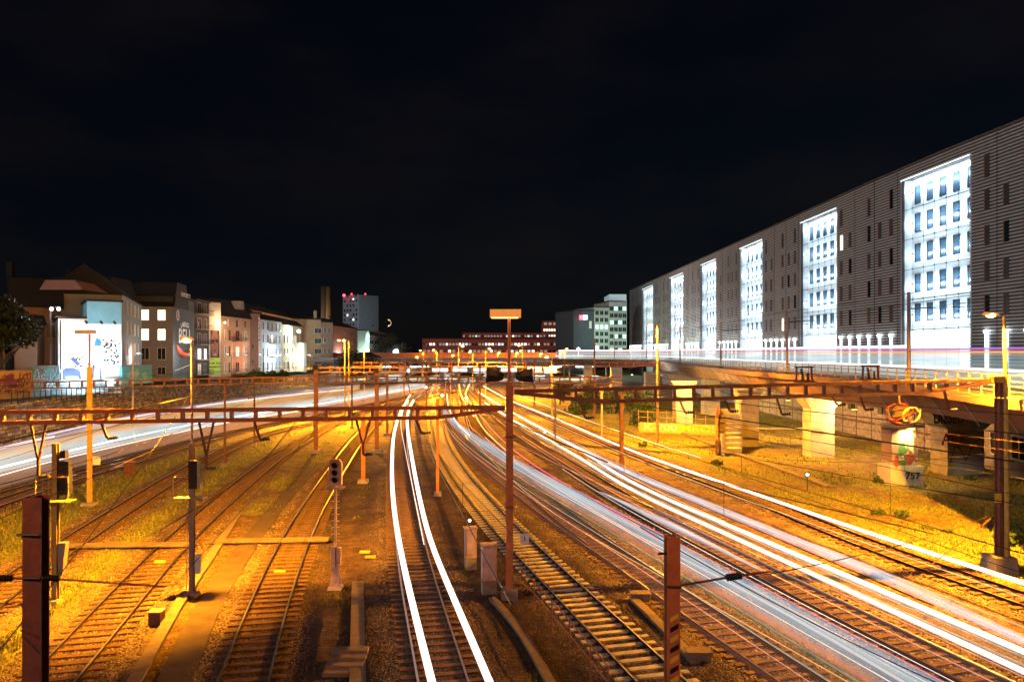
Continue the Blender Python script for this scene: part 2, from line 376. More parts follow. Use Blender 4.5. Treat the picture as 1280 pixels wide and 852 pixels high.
# loose ballast stones and grass blades near the camera
def scatter(n, ymin, ymax, keep):
    u = rng.random(n); y = 1/(1/ymin*(1-u)+u/ymax); x = (rng.random(n)*2-1)*y*.74
    td = track_dist(x, y); g = grass_w(x, y, td); k = keep(x, y, td, g); x, y, td = x[k], y[k], td[k]
    return x, y, ground_z(x, y, td), g[k]
x, y, z, g = scatter(150000, 17, 62, lambda x, y, td, g: (g < .35+.3*rng.random(len(x))) & ((td < 1.9) | (rng.random(len(x)) < .10)))
n = len(x); s = (.016+.022*rng.random(n))*(1+y/60)
base = np.array([[1,0,0],[-1,0,0],[0,1,0],[0,-1,0],[0,0,.8],[0,0,-.6]], float)
V = base[None]*(s[:, None, None])*(.6+.8*rng.random((n, 6, 1))); a = rng.random(n)*6.28; ca, sa = np.cos(a)[:, None], np.sin(a)[:, None]
V2 = np.stack([V[..., 0]*ca-V[..., 1]*sa, V[..., 0]*sa+V[..., 1]*ca, V[..., 2]], -1)+np.stack([x, y, z+.002], -1)[:, None]
fb = np.array([[0,2,4],[2,1,4],[1,3,4],[3,0,4],[2,0,5],[1,2,5],[3,1,5],[0,3,5]])
def fast_mesh(name, V, Fc, m, nper, rnd=None):
    me = bpy.data.meshes.new(name); me.vertices.add(len(V)); me.vertices.foreach_set('co', V.astype('f').ravel()); k = Fc.shape[1]
    me.loops.add(Fc.size); me.loops.foreach_set('vertex_index', Fc.astype('i').ravel()); me.polygons.add(len(Fc))
    me.polygons.foreach_set('loop_start', np.arange(0, Fc.size, k, dtype='i'))
    me.update(calc_edges=True); me.materials.append(m)
    ra = me.attributes.new('rnd', 'FLOAT', 'POINT'); ra.data.foreach_set('value', np.repeat(rng.random(len(V)//nper) if rnd is None else rnd, nper).astype('f'))
    o = bpy.data.objects.new(name, me); COL.objects.link(o); return o
def rnd_mat(name, c0, c1, rough=.85):
    m = bpy.data.materials.new(name); m.use_nodes = True; n = m.node_tree.nodes; b = n['Principled BSDF']; b.inputs['Roughness'].default_value = rough
    at = n.new('ShaderNodeAttribute'); at.attribute_name = 'rnd'; r = n.new('ShaderNodeValToRGB'); e = r.color_ramp.elements
    e[0].color = (*c0, 1); e[1].color = (*c1, 1); lk(m, at.outputs['Fac'], r.inputs[0]); lk(m, r.outputs[0], b.inputs['Base Color']); return m
st = fast_mesh('ballast_stones', V2.reshape(-1, 3), (fb[None]+6*np.arange(n)[:, None, None]).reshape(-1, 3), rnd_mat('ballast_stone', (.03, .018, .012), (.40, .30, .21)), 6, rng.random(n)*(1-.72*centre_dim(x, y)))
tag(st, 'loose brown ballast stones between the rails', 'ballast', kind='stuff')
x, y, z, g = scatter(170000, 17, 110, lambda x, y, td, g: g > .25+.5*rng.random(len(x)))
n = len(x); a = rng.random(n)*3.14; h = (.05+.13*rng.random(n)*g)*(1+y/90); wd = .012*(1+y/22)
lean = (rng.random((n, 2))-.5)*h[:, None]*1.1
V = np.stack([np.stack([x-np.cos(a)*wd, y-np.sin(a)*wd, z], -1), np.stack([x+np.cos(a)*wd, y+np.sin(a)*wd, z], -1), np.stack([x+lean[:, 0], y+lean[:, 1], z+h], -1)], 1)
gr = fast_mesh('grass', V.reshape(-1, 3), np.arange(3*n).reshape(-1, 3), rnd_mat('grass_blade', (.05, .09, .012), (.36, .34, .06)), 3)
tag(gr, 'rough dry grass growing between and beside the tracks', 'grass', kind='stuff')

# ---------------------------------------------------------------- tracks
RP = [(-.07,-.155),(.07,-.155),(.07,-.14),(.012,-.12),(.012,-.045),(.036,-.035),(.036,0),(-.036,0),(-.036,-.035),(-.012,-.045),(-.012,-.12),(-.07,-.14)]
def rail_mb(P):
    mb = MB(); T = np.gradient(P, axis=0); T /= np.linalg.norm(T, axis=1)[:, None]; Nn = np.c_[T[:, 1], -T[:, 0]]; k = len(RP)
    for p, nn in zip(P, Nn):
        for u, z in RP: mb.v.append((p[0]+nn[0]*u, p[1]+nn[1]*u, z))
    for i in range(len(P)-1):
        for j in range(k):
            j2 = (j+1) % k; mb.f.append((i*k+j, i*k+j2, (i+1)*k+j2, (i+1)*k+j)); mb.m.append(1 if j == 6 else 0)
    return mb
sl = MB().box((0,0,0), (2.5,.24,.14)); slm = {}
TL = {'outer': 'outermost railway track beside the stone retaining wall on the left', 'band': 'railway track under the broad pale train light streaks on the left',
 'west': 'dark railway track along the near edge of the pale light streaks', 'grassw': 'railway track between two yellow grass strips, left of the lamp mast',
 'mast': 'railway track running beside the lamp mast and concrete cable path', 'signal': 'railway track passing just left of the three-lens signal',
 'trail': 'reddish railway track lined by two white light trails in the centre', 'pale': 'railway track with pale sleepers passing right beside the central mast',
 'train': 'railway track under the blue and red light band, right of the pale sleeper track', 'branch': 'short branch track merging into the track under the blue light band',
 'east': 'railway track under the double white light trails on the right', 'field': 'rightmost railway track, bright orange sleepers beside the grass field'}
for k, P in TRACKS.items():
    root = thing('railway_track', TL[k], 'railway track', (float(P[0,0]), float(P[0,1]), 0), 0, 'railway tracks of the yard')
    Q = P[::2]
    for sgn in (-.75, .75): rail_mb(offset(Q, sgn)).build('rail', ['railside', 'railtop'], root)
    mk = 'concsl' if k in ('pale',) else 'woodsl'
    if mk not in slm:
        q = sl.build('sleeper', mk, root); slm[mk] = q.data; bpy.data.objects.remove(q)
    T = np.gradient(P, axis=0); cnt = 0; far_ = MB()
    for p, t in zip(P, T):
        rz = math.atan2(t[1], t[0])-math.pi/2
        px_ = 640+F*p[0]/max(p[1], .1); py_ = HOR+F*(HC+.1)/max(p[1], .1)
        if py_ > 880 or px_ < -40 or px_ > 1320: continue
        if cnt < 95:
            o = bpy.data.objects.new('sleeper', slm[mk]); COL.objects.link(o); o.location = (p[0], p[1], -.180+.004*rng.standard_normal()); o.rotation_euler = (0, 0, rz+.01*rng.standard_normal())
            o.parent = root; o.matrix_parent_inverse = root.matrix_basis.inverted(); cnt += 1
        else: far_.box((p[0], p[1], -.195), (2.5, .24, .14), rz)
    if far_.v: far_.build('sleepers', mk, root, kind='stuff')

# ---------------------------------------------------------------- paths, cable troughs, crossing boards
def strip(name, pts, wdt, z, t, m, label, cat=None, kind='structure'):
    mb = MB(); P = smooth_path(pts, 1.0); L, Rr = offset(P, -wdt/2), offset(P, wdt/2)
    for i in range(len(P)-1):
        mb.hexa([(*L[i], z-t), (*Rr[i], z-t), (*Rr[i+1], z-t), (*L[i+1], z-t), (*L[i], z), (*Rr[i], z), (*Rr[i+1], z), (*L[i+1], z)])
    return mb.build(name, m, None, label=label, kind=kind)
strip('service_path', [G(215,852), G(262,750), G(315,670), G(360,615), G(400,575)], 1.05, GZ+.04, .1, 'path', 'worn service path left of the signal track')
def trough(pts, label, wd=.42):
    root = thing('cable_trough', label, 'cable trough', tuple(pts[0]), 0, 'concrete cable troughs in the yard'); P = smooth_path(pts, 1.0)
    for i in range(min(len(P)-1, 60)):
        a, b = P[i], P[i+1]; d = (b-a)*.49; c = (a+b)/2; MB().bar((*(c-d), GZ+.09), (*(c+d), GZ+.09+.006*random.random()), wd, .12).build('cover_slab', 'trough', root)
trough([G(165,860,GZ), G(228,750,GZ), G(262,700,GZ), G(300,640,GZ)], 'line of orange concrete covers running from the bottom left edge past the lamp mast')
trough([G(447,860,GZ), G(447,728,GZ)], 'short straight line of concrete covers right of the signal', .5)
trough([G(690,860,GZ), G(650,790,GZ), G(608,742,GZ)], 'concrete kerb line below the two grey cabinets', .3)
trough([G(870,830,GZ), G(830,788,GZ), G(788,747,GZ)], 'narrow concrete line beside the hazard-striped mast', .35)
trough([G(800,520,GZ), G(900,560,GZ), G(1060,618,GZ), G(1279,705,GZ)], 'long pale cable trough along the edge of the grass field', .5)
def boards(p, q, wd, label):
    root = thing('crossing_boards', label, 'crossing', tuple(p), 0, 'board crossings laid over the rails'); d = q-p; n = int(d.length/1.25)
    for i in range(n): MB().bar(p+d*(i/n)+Vector((0,0,.012)), p+d*((i+.975)/n)+Vector((0,0,.012+.008*random.random())), wd, .10).build('board', 'trough', root)
boards(G(60,682), G(245,680), .62, 'orange board crossing over the tracks left of the lamp mast')
boards(G(262,676), G(412,674), .62, 'orange board crossing over the signal track')
mb = MB()
for i in range(4): mb.box((G(428,836).x, G(428,836-i*6).y, GZ+.06+.09*i), (1.2, .34, .12))
mb.build('concrete_steps', 'trough', label='small block of concrete steps at the bottom beside the trough', cat='steps')
for i, (a, b) in enumerate(((800,745),(873,818))):
    p = G(a, b); r_ = thing('junction_box', ('small orange flat box beside the rail left of the striped mast', 'larger orange flat box right of the striped mast foot')[i], 'box', p); MB().box((p.x, p.y, .0), (.75, .45, .28)).build('casing', 'trough', r_); MB().box((p.x, p.y, .16), (.85, .52, .04)).build('lid', 'trough', r_)
for i, (a, b) in enumerate(((200,700),(463,694),(350,712),(456,688))):
    p = G(a, b); MB().box((p.x, p.y, -.06), (.5, .16, .09)).build('track_magnet', 'yellow', label=['yellow box lying between the rails left of the lamp mast','yellow box between the signal mast and light trail','yellow box between the rails of the signal track','second yellow box close to the signal foot'][i], cat='track magnet')

# ---------------------------------------------------------------- masts, lamps, gantries
SOD = (1.0, .36, .012)
def hbeam(mb, x, y, z0, z1, w, mi=0, t=.025, rz=0):
    ca, sa = math.cos(rz), math.sin(rz)
    def b(u, v, du, dv): mb.box((x+ca*u-sa*v, y+sa*u+ca*v, (z0+z1)/2), (du, dv, z1-z0), rz, mi)
    b(0, -w/2+t/2, w, t); b(0, w/2-t/2, w, t); b(0, 0, t, w-2*t-.004)
def insulator(mb, p, q, r=.07, n=6):
    p, q = Vector(p), Vector(q); pts = []; rs = []
    for i in range(n):
        for t, rr in ((.1, .45), (.3, 1), (.6, 1), (.8, .45)): pts.append(p+(q-p)*((i+t)/n)); rs.append(r*rr)
    mb.tube(pts, rs, 10)
def lamp_head(root, p, side, m='sodium', energy=9000, col=SOD, size=.75, far=False, aim=(0,0,-1), cone=168):
    p = Vector(p); d = Vector((side, 0, 0))
    MB().bar(p, p+d*.45+Vector((0,0,.08)), .06, .06).build('lamp_arm', 'greypaint', root)
    c = p+d*(.45+size/2)+Vector((0,0,.1)); hx = size/2
    h = MB(); h.hexa([c+Vector((-hx,-.13,-.04)), c+Vector((hx,-.13,-.04)), c+Vector((hx,.13,-.04)), c+Vector((-hx,.13,-.04)), c+Vector((-hx*.8,-.07,.1)), c+Vector((hx*.7,-.07,.07)), c+Vector((hx*.7,.07,.07)), c+Vector((-hx*.8,.07,.1))])
    hd = h.build('lamp_head', 'shellglow', root)
    MB().sphere(c+Vector((0,0,-.06)), .19 if not far else .28, 10, 6, 0, .55).build('lens', m, hd, smooth=True)
    if energy: light('SPOT', c+Vector((0,0,-.22)), energy, col, .12, aim, cone, root)
LM = 3.6
# --- tall lamp mast on the left among the tracks
def foot(root, x, y, w=.8, h=.25, m='conc', z=GZ):
    MB().box((x, y, z+h/2), (w, w, h), 0, 0, .9).build('footing', m, root)
p = G(240, 740); r_ = thing('lamp_mast', 'slim lamp mast with lit orange lamp and dark signal box, among the left tracks', 'lamp mast', tuple(p), 0, 'railway lamp masts'); foot(r_, p.x, p.y, .5, .2)
mb = MB(); hbeam(mb, p.x, p.y, GZ, 6.2, .19); mb.tube([(p.x, p.y, 6.2), (p.x, p.y, 10.5)], .055, 8); mb.build('pole', 'greypaint', r_)
lamp_head(r_, (p.x, p.y, 10.45), -.3, energy=18000*LM, size=.5, aim=(-.7,.65,-1), cone=154)
mb = MB(); mb.box((p.x+.18, p.y-.2, 4.95), (.36, .3, 1.15)); mb.build('signal_box', 'black', r_)
mb = MB()
for k in range(4): mb.tube([(p.x+.18, p.y+.0+.02, 4.6+k*.25), (p.x+.18, p.y+.22, 4.6+k*.25)], .1, 10)
mb.build('hood', 'black', r_)
mb = MB(); mb.box((p.x-.05, p.y-.1, 3.95), (1.3, .5, .05)); 
for a in (-.65, .55): mb.box((p.x+a, p.y-.3, 4.4), (.03, .03, .9))
mb.bar((p.x-.65, p.y-.3, 4.85), (p.x+.55, p.y-.3, 4.85), .03, .03); mb.build('platform', 'greypaint', r_)
mb = MB()
for k in range(15): mb.bar((p.x-.12, p.y-.22, .4+k*.24), (p.x+.12, p.y-.22, .4+k*.24), .03, .02)
for a in (-.12, .12): mb.bar((p.x+a, p.y-.22, .2), (p.x+a, p.y-.22, 4), .025, .025)
mb.build('ladder', 'greypaint', r_)
MB().box((p.x+.3, p.y-.12, 1.25), (.2, .16, .8)).build('control_box', 'white', r_)
# --- signal post with ladder at far left
p = G(68, 748); r_ = thing('signal_post', 'yellowish ladder post with dark signal head turned away, just behind the brown beam', 'signal', tuple(p)); foot(r_, p.x, p.y, .5, .15)
mb = MB(); hbeam(mb, p.x+.05, p.y, GZ, 6.3, .2); mb.build('pole', 'yellowpost', r_)
mb = MB()
for a in (-.38, -.12): mb.bar((p.x+a, p.y-.15, GZ), (p.x+a, p.y-.15, 5.2), .03, .03)
for k in range(20): mb.bar((p.x-.38, p.y-.15, .1+k*.26), (p.x-.12, p.y-.15, .1+k*.26), .02, .02)
mb.build('ladder', 'yellowpost', r_)
mb = MB(); mb.box((p.x+.42, p.y+.05, 4.9), (.42, .25, 1.35), 0, 0, .92); mb.box((p.x+.36, p.y+.05, 5.85), (.22, .25, .3)); mb.build('signal_head', 'black', r_)
mb = MB()
for k in range(4): mb.tube([(p.x+.42, p.y+.17, 4.45+k*.3), (p.x+.42, p.y+.38, 4.45+k*.3)], .12, 10)
mb.build('hood', 'black', r_)
mb = MB(); mb.box((p.x+.15, p.y-.15, 4.0), (1.3, .6, .04))
for a in (-.5, .8): mb.bar((p.x+a, p.y-.4, 4.0), (p.x+a*.5, p.y-.2, 3.3), .03, .03); mb.bar((p.x+a, p.y-.4, 4), (p.x+a, p.y-.4, 5), .03, .03)
mb.bar((p.x-.5, p.y-.4, 5), (p.x+.8, p.y-.4, 5), .03, .03); mb.build('platform', 'yellowpost', r_)
MB().hexa([(p.x+.25, p.y-.15, 1.0), (p.x+.4, p.y-.15, 1.0), (p.x+.4, p.y+.1, 1.0), (p.x+.25, p.y+.1, 1.0), (p.x+.2, p.y-.15, 2.3), (p.x+.55, p.y-.15, 2.3), (p.x+.55, p.y+.1, 2.3), (p.x+.2, p.y+.1, 2.3)]).build('control_box', 'greypaint', r_)
# --- near left wide beam
Y0 = 15.2; x0 = DX(45, Y0)
r_ = thing('catenary_mast', 'wide reddish brown steel beam mast cut by the bottom left edge of the photo', 'catenary mast', (x0, Y0, 0)); foot(r_, x0, Y0, .8)
mb = MB(); hbeam(mb, x0, Y0, GZ, ZY(620, Y0), .36, 0, .03, R(8)); mb.build('beam', 'brownpaint', r_)
mb = MB(); z = ZY(718, Y0)
for zz in (z, z+.9): mb.tube([(x0-.24, Y0-.23, zz), (x0+.24, Y0-.23, zz)], .03, 8)
mb.build('clamp', 'darkmetal', r_)
mb = MB(); mb.tube([(x0-.2, Y0-.2, z), (x0-2.4, Y0-.4, z-.05)], .022, 8); mb.tube([(x0+.2, Y0-.2, z), (x0+2.9, Y0-.4, z-.12)], .022, 8); a_ = mb.build('steady_arm', 'rust', r_)
mb = MB(); insulator(mb, (x0+.3, Y0-.2, z), (x0+.62, Y0-.22, z-.01)); insulator(mb, (x0-.66, Y0-.25, z), (x0-.34, Y0-.22, z)); mb.build('insulator', 'black', a_, smooth=True)
# --- near striped mast
Y0 = 16.2; x0 = DX(840, Y0); zt = ZY(669, Y0)
r_ = thing('catenary_mast', 'orange brown steel mast with black and yellow hazard stripes at the bottom centre right', 'catenary mast', (x0, Y0, 0)); foot(r_, x0, Y0, .7)
mb = MB(); hbeam(mb, x0, Y0, GZ, zt, .29, 0, .03, R(5)); mb.build('beam', 'orangepaint', r_)
for k in range(18):
    zz = .3+k*.23
    if zz > ZY(762, Y0): break
    mb = MB(); mb.hexa([(x0-.075, Y0-.165, zz), (x0+.115, Y0-.148, zz+.1), (x0+.115, Y0-.1465, zz+.1), (x0-.075, Y0-.1635, zz), (x0-.075, Y0-.165, zz+.11), (x0+.115, Y0-.148, zz+.21), (x0+.115, Y0-.1465, zz+.21), (x0-.075, Y0-.1635, zz+.11)])
    mb.build('stripe', 'black' if k % 2 else 'yellow', r_)
z = ZY(730, Y0); mb = MB(); mb.tube([(x0+.1, Y0-.1, z), (x0+1.25, Y0+.1, z+.12), (x0+2.3, Y0+.3, z+.2)], .028, 8); a_ = mb.build('steady_arm', 'rust', r_)
mb = MB(); insulator(mb, (x0+1.25, Y0+.1, z+.12), (x0+1.62, Y0+.17, z+.15), .085); mb.build('insulator', 'black', a_, smooth=True)
mb = MB(); mb.tube([(x0-.15, Y0-.18, z), (x0+.17, Y0-.18, z)], .025, 6); mb.tube([(x0-.15, Y0-.18, zt-.35), (x0-.35, Y0-.2, zt-.35)], .03, 6); mb.build('clamp', 'darkmetal', r_)

# --- central mast with luminaire and loudspeakers
p = G(637, 741); cx_, cy_ = p.x, p.y
r_ = thing('lamp_mast', 'tall orange central mast with a wide orange luminaire on top and two black horn units', 'lamp mast', tuple(p), 0, 'railway lamp masts')
MB().box((p.x, p.y, 0), (.7, .7, .4)).build('footing', 'conc', r_)
mb = MB(); hbeam(mb, p.x, p.y, .2, 8.75, .3, 0, .03); mb.build('beam', 'orangepaint', r_)
mb = MB(); mb.tube([(p.x-.02, p.y, 8.7), (p.x-.02, p.y, 11.45)], [.075, .06], 8); mb.build('pole', 'orangepaint', r_)
bx = MB(); bx.box((p.x-.38, p.y, 11.6), (.86, .5, .33)); b_ = bx.build('luminaire', 'shellglow', r_)
MB().box((p.x+.26, p.y, 11.6), (.42, .5, .33)).build('luminaire', 'shellglow', r_)
MB().box((p.x-.2, p.y, 11.425), (1.1, .45, .02)).build('diffuser', glow('reflected_glow', (1, .45, .12), 6), r_)  # glow added on an unlit luminaire, in place of light reflected from elsewhere
for sgn in (-1, 1):
    mb = MB(); c = Vector((p.x+sgn*.26, p.y, 8.98)); e_ = Vector((p.x+sgn*.98, p.y-.1, 9.05))
    mb.tube([c, c+(e_-c)*.35, c+(e_-c)*.8, e_], [.13, .22, .27, .33], 4); mb.build('horn', 'black', r_)
mb = MB(); mb.box((p.x+.62, p.y-.16, 2.3), (.36, .03, .42)); s_ = mb.build('number_plate', 'white', r_); text('1', (p.x+.62, p.y-.185, 2.3), (1,0,0), .25, 'black', s_)
mb = MB(); mb.tube([(p.x-.2, p.y-.17, 3.6), (p.x+.2, p.y-.17, 3.6)], .05, 6); mb.tube([(p.x-.2, p.y-.17, 6.5), (p.x+.2, p.y-.17, 6.5)], .04, 6); mb.build('clamp', 'rust', r_)
# --- right lamp mast
p = Vector((22.6, 33.4, 0)); rx, ry = p.x, p.y
r_ = thing('lamp_mast', 'big brown steel mast with a lit orange lamp at the right edge beside a bush', 'lamp mast', tuple(p), 0, 'railway lamp masts'); foot(r_, p.x, p.y, 1.1, .75)
mb = MB(); hbeam(mb, p.x, p.y, GZ, 8.9, .27, 0, .03, R(15)); mb.build('beam', 'brownpaint', r_)
mb = MB(); mb.tube([(p.x+.2, p.y-.25, .6), (p.x+.12, p.y-.25, 9.2), (p.x+.08, p.y-.2, 11.7)], [.11, .09, .06], 8); mb.build('pole', 'yellowpost', r_)
lamp_head(r_, (p.x+.08, p.y-.2, 11.65), -.75, energy=30000*LM, size=.7, aim=(-.4,.5,-1), cone=152)
mb = MB(); mb.box((p.x-.2, p.y-.1, 8.75), (.55, .5, .3)); mb.build('bracket', 'yellowpost', r_)
MB().box((p.x-.25, p.y-.3, 3.3), (.3, .03, .42)).build('plate', 'yellow', r_)

def lamp_mast(px, Y, ztop, label, energy, side=-1, m='sodium', m2='yellowpost', base=None, far=False, col=SOD, w=.13, group='railway lamp masts', z0=GZ, hs=.7):
    x = DX(px, Y); r_ = thing('lamp_mast', label, 'lamp mast', (x, Y, z0), 0, group); foot(r_, x, Y, w*4, .3, z=z0)
    mb = MB(); mb.tube([(x, Y, z0), (x, Y, z0+(ztop-z0)*.55), (x, Y, ztop)], [w, w*.8, w*.5], 8); mb.build('pole', m2, r_)
    if side: lamp_head(r_, (x, Y, ztop-.1), side, m, energy, col, hs, far)
    return r_
# unlit box lamp mast at left
Y0 = G(112, 628).y; x0 = DX(112, Y0)
r_ = thing('lamp_mast', 'tall thin mast with an unlit flat box lamp in front of the glowing mural', 'lamp mast', (x0, Y0, GZ), 0, 'railway lamp masts'); foot(r_, x0, Y0, .8, .2)
mb = MB(); hbeam(mb, x0, Y0, GZ, 9.0, .24); mb.build('beam', 'yellowpost', r_)
mb = MB(); mb.tube([(x0, Y0, 9), (x0, Y0, 11.2)], .06, 8); mb.build('pole', 'brownpaint', r_)
MB().box((x0-.28, Y0, 11.35), (1.2, .35, .22)).build('luminaire', 'greypaint', r_)
MB().box((x0+.55, Y0-.15, ZY(575, Y0)), (.5, .03, .55)).build('plate', 'white', r_)
lamp_mast(822, 77.6, 13.0, 'yellow-lit mast with a bright orange lamp in front of the viaduct', 26000*LM, -1, w=.17)
lamp_mast(431, 101, 11.7, 'lit orange lamp mast in front of the brick-red house at the left', 38000*LM, -1)
lamp_mast(436, 120, 12.0, 'second orange lamp mast just right of and behind the first, by the red house', 14000*LM, -1, far=True)
lamp_mast(455, 150, 10.5, 'low orange lamp before the small trees below the hill of houses', 12000*LM, 1, far=True)
lamp_mast(573, 140, 11.2, 'brightest orange lamp mast left of the central mast in the distance', 42000*LM, 1, far=True)
lamp_mast(607, 150, 10.8, 'orange lamp mast just left of the central mast in the distance', 32000*LM, 1, far=True)
lamp_mast(653, 165, 11.6, 'orange lamp mast just right of the central mast in the distance', 30000*LM, -1, far=True)
lamp_mast(546, 185, 10.6, 'orange lamp mast before the left part of the dark red building', 26000*LM, -1, far=True)
lamp_mast(529, 200, 10.5, 'small orange lamp mast at the left corner of the dark red building', 18000*LM, -1, far=True)
lamp_mast(705, 200, 11.0, 'small orange lamp mast before the right block of the dark red building', 26000*LM, 1, far=True)
lamp_mast(690, 110, 9.3, 'short yellowish lamp mast over the bright grass right of the central mast', 15000*LM, -1, far=True)
lamp_mast(591, 190, 10.0, 'faint orange lamp between two brighter ones left of the central mast', 9000*LM, -1, far=True)

for (x_, y_, zt_, e_, lb) in ((-17, 7, 13.0, 2600, 'lamp mast at the left end of the viewpoint bridge, outside the frame'), (13.5, 4, 13.0, 3000, 'lamp mast at the right end of the viewpoint bridge, outside the frame')):
    r_ = thing('lamp_mast', lb, 'lamp mast', (x_, y_, GZ), 0, 'railway lamp masts'); foot(r_, x_, y_, .6, .3); MB().tube([(x_, y_, GZ), (x_, y_, zt_)], [.14, .08], 8).build('pole', 'yellowpost', r_); lamp_head(r_, (x_, y_, zt_-.1), 1 if x_ < 0 else -1, 'sodium', e_*1.35, (1, .22, .03), .75, False, (.15 if x_ < 0 else -.1, 1, -.34), 88)
# plain catenary masts
def cat_mast(px, Y, ztop, label, w=.28, m='brownpaint', arm=0, box=False):
    x = DX(px, Y); r_ = thing('catenary_mast', label, 'catenary mast', (x, Y, 0), 0, 'catenary masts in the yard'); foot(r_, x, Y, w*2.6, .3)
    mb = MB(); hbeam(mb, x, Y, GZ, ztop, w, 0, .03, R(10)); mb.build('beam', m, r_)
    if arm:
        mb = MB(); mb.tube([(x, Y, 6.6), (x+arm*2.4, Y, 7.0)], .03, 6); mb.tube([(x, Y, 5.6), (x+arm*2.3, Y, 6.9)], .03, 6); mb.tube([(x+arm*.9, Y, 6.1), (x+arm*2.6, Y, 5.95)], .025, 6); a = mb.build('cantilever', 'rust', r_)
        mb = MB(); insulator(mb, (x+arm*.2, Y, 6.62), (x+arm*.6, Y, 6.7), .09, 4); mb.build('insulator', 'black', a)
    if box: MB().box((x, Y-.1, ztop+.25), (.6, .4, .5), 0, 0, .7).build('cap_box', 'black', r_)
    return r_
cat_mast(395, 73, 8.2, 'dark mast left of the signal holding the second gantry', .42, 'brownpaint', box=True)
cat_mast(471, 73, 7.9, 'dark mast between signal track and white light trail', .42, box=True)
cat_mast(547, 51, 6.7, 'thin brown mast between the central mast and the white light trails', .2, 'orangepaint')
cat_mast(777, 62, 6.4, 'dark mast with signal heads right of the central mast', .3, box=True)
cat_mast(694, 74, 5.6, 'thin light mast beside the double white trails', .16, 'greypaint', 1)
cat_mast(752, 84, 6.0, 'thin pale mast beyond the upper white trail', .2, 'greypaint')
cat_mast(454, 56, 5.2, 'short orange mast hanging below the gantry beside the signal track', .3, 'orangepaint')
cat_mast(484, 88, 7.5, 'farther dark mast behind the one left of the white trails', .3)
cat_mast(440, 96, 7.4, 'thin mast left of centre before the pale light band', .2, 'rust')
cat_mast(600, 118, 8, 'far thin mast over the bright switches', .25, 'rust')
cat_mast(533, 122, 8, 'far thin mast behind the white light trails', .25, 'rust', 1)
cat_mast(565, 160, 8, 'farthest thin mast left of centre', .28, 'rust', -1)
cat_mast(668, 135, 8.5, 'far mast before the bright grass strip right of centre', .28, 'rust', -1)
cat_mast(743, 105, 12, 'tall dark mast in front of the pale curved viaduct', .22, 'brownpaint')
cat_mast(166, 84, 11.0, 'tall light blue post before the illuminated mural', .16, 'white')
cat_mast(281, 64, 7.5, 'thin dark mast before the left stone wall', .16, 'rust')
cat_mast(318, 78, 7.6, 'thin mast left of the dark mast before the houses', .16, 'rust')
cat_mast(505, 150, 8, 'far mast at the end of the pale light band', .3, 'rust')

# gantries (Vierendeel beams)
def gantry(P, Q, depth, n, label, w=.20, m='orangepaint', taperP=0, taperQ=0, hang=(), th=.15, bw=.12):
    P, Q = Vector(P), Vector(Q); d = Q-P; r_ = thing('gantry_beam', label, 'gantry', tuple(P), 0, 'gantry beams over the tracks'); dz = Vector((0,0,-depth))
    def low(t):
        k = 1
        if taperP and t < taperP: k = .12+.88*t/taperP
        if taperQ and t > 1-taperQ: k = .12+.88*(1-t)/taperQ
        return P+d*t+dz*k
    MB().bar(P, Q, w, th).build('top_chord', m, r_)
    mb = MB(); ts = sorted({0, 1, taperP, 1-taperQ})
    for a, b in zip(ts[:-1], ts[1:]): mb.bar(low(a), low(b), w, th)
    mb.build('bottom_chord', m, r_)
    for i in range(1, n):
        t = i/n; l = low(t)
        if (P+d*t-l).length > th*1.6: MB().bar(l+Vector((0,0,th/2)), P+d*t-Vector((0,0,th/2)), bw+.001, w*.8, 0, (0,1,0)).build('upright', m, r_)
    for (px, ln, v) in hang:
        t = 0.5
        lo, hi = 0., 1.
        for _ in range(40):
            t = (lo+hi)/2; q = P+d*t
            if (640+F*q.x/q.y-px)*(1 if d.x > 0 else -1) < 0: lo = t
            else: hi = t
        a = low(t)-Vector((0,0,th/2)); mb = MB()
        if v:
            e = a+Vector((0, 0, -ln*.75)); mb.bar(a+Vector((-.28*1,0,0)), e+Vector((-.03,0,0)), .07, .07); mb.bar(a+Vector((.28,0,0)), e+Vector((.03,0,0)), .07, .07); mb.bar(e, e+Vector((0,0,-ln*.4)), .09, .09)
        else: mb.bar(a, a+Vector((.22, 0, -ln)), .08, .08)
        h = mb.build('hanger', 'rust', r_); e = a+Vector((.22 if not v else 0, 0, -ln*(1 if not v else 1.15)))
        mb = MB(); insulator(mb, e, e+Vector((.4, 0, .03)), .075, 4); mb.build('insulator', 'black', h)
    return r_
gantry((cx_-.2, cy_, 7.72), (DX(-30, 26.6), 26.6, 7.78), .40, 22, 'nearest gantry beam spanning the left tracks up to the central mast', taperP=.14,
       hang=((48, 1.7, 1), (127, .55, 0), (258, 1.55, 1), (318, .7, 0), (454, 1.2, 1), (520, .55, 0)))
gantry((cx_+.2, cy_, 8.38), (rx-.1, ry, 8.72), .52, 26, 'nearest gantry beam spanning the right tracks from central mast to right mast', taperP=.16, taperQ=.18, m='brownpaint',
       hang=((725, .7, 0), (850, .5, 0), (906, .5, 0), (971, .7, 0), (1040, .35, 0), (1075, .6, 0), (1180, .9, 0)))
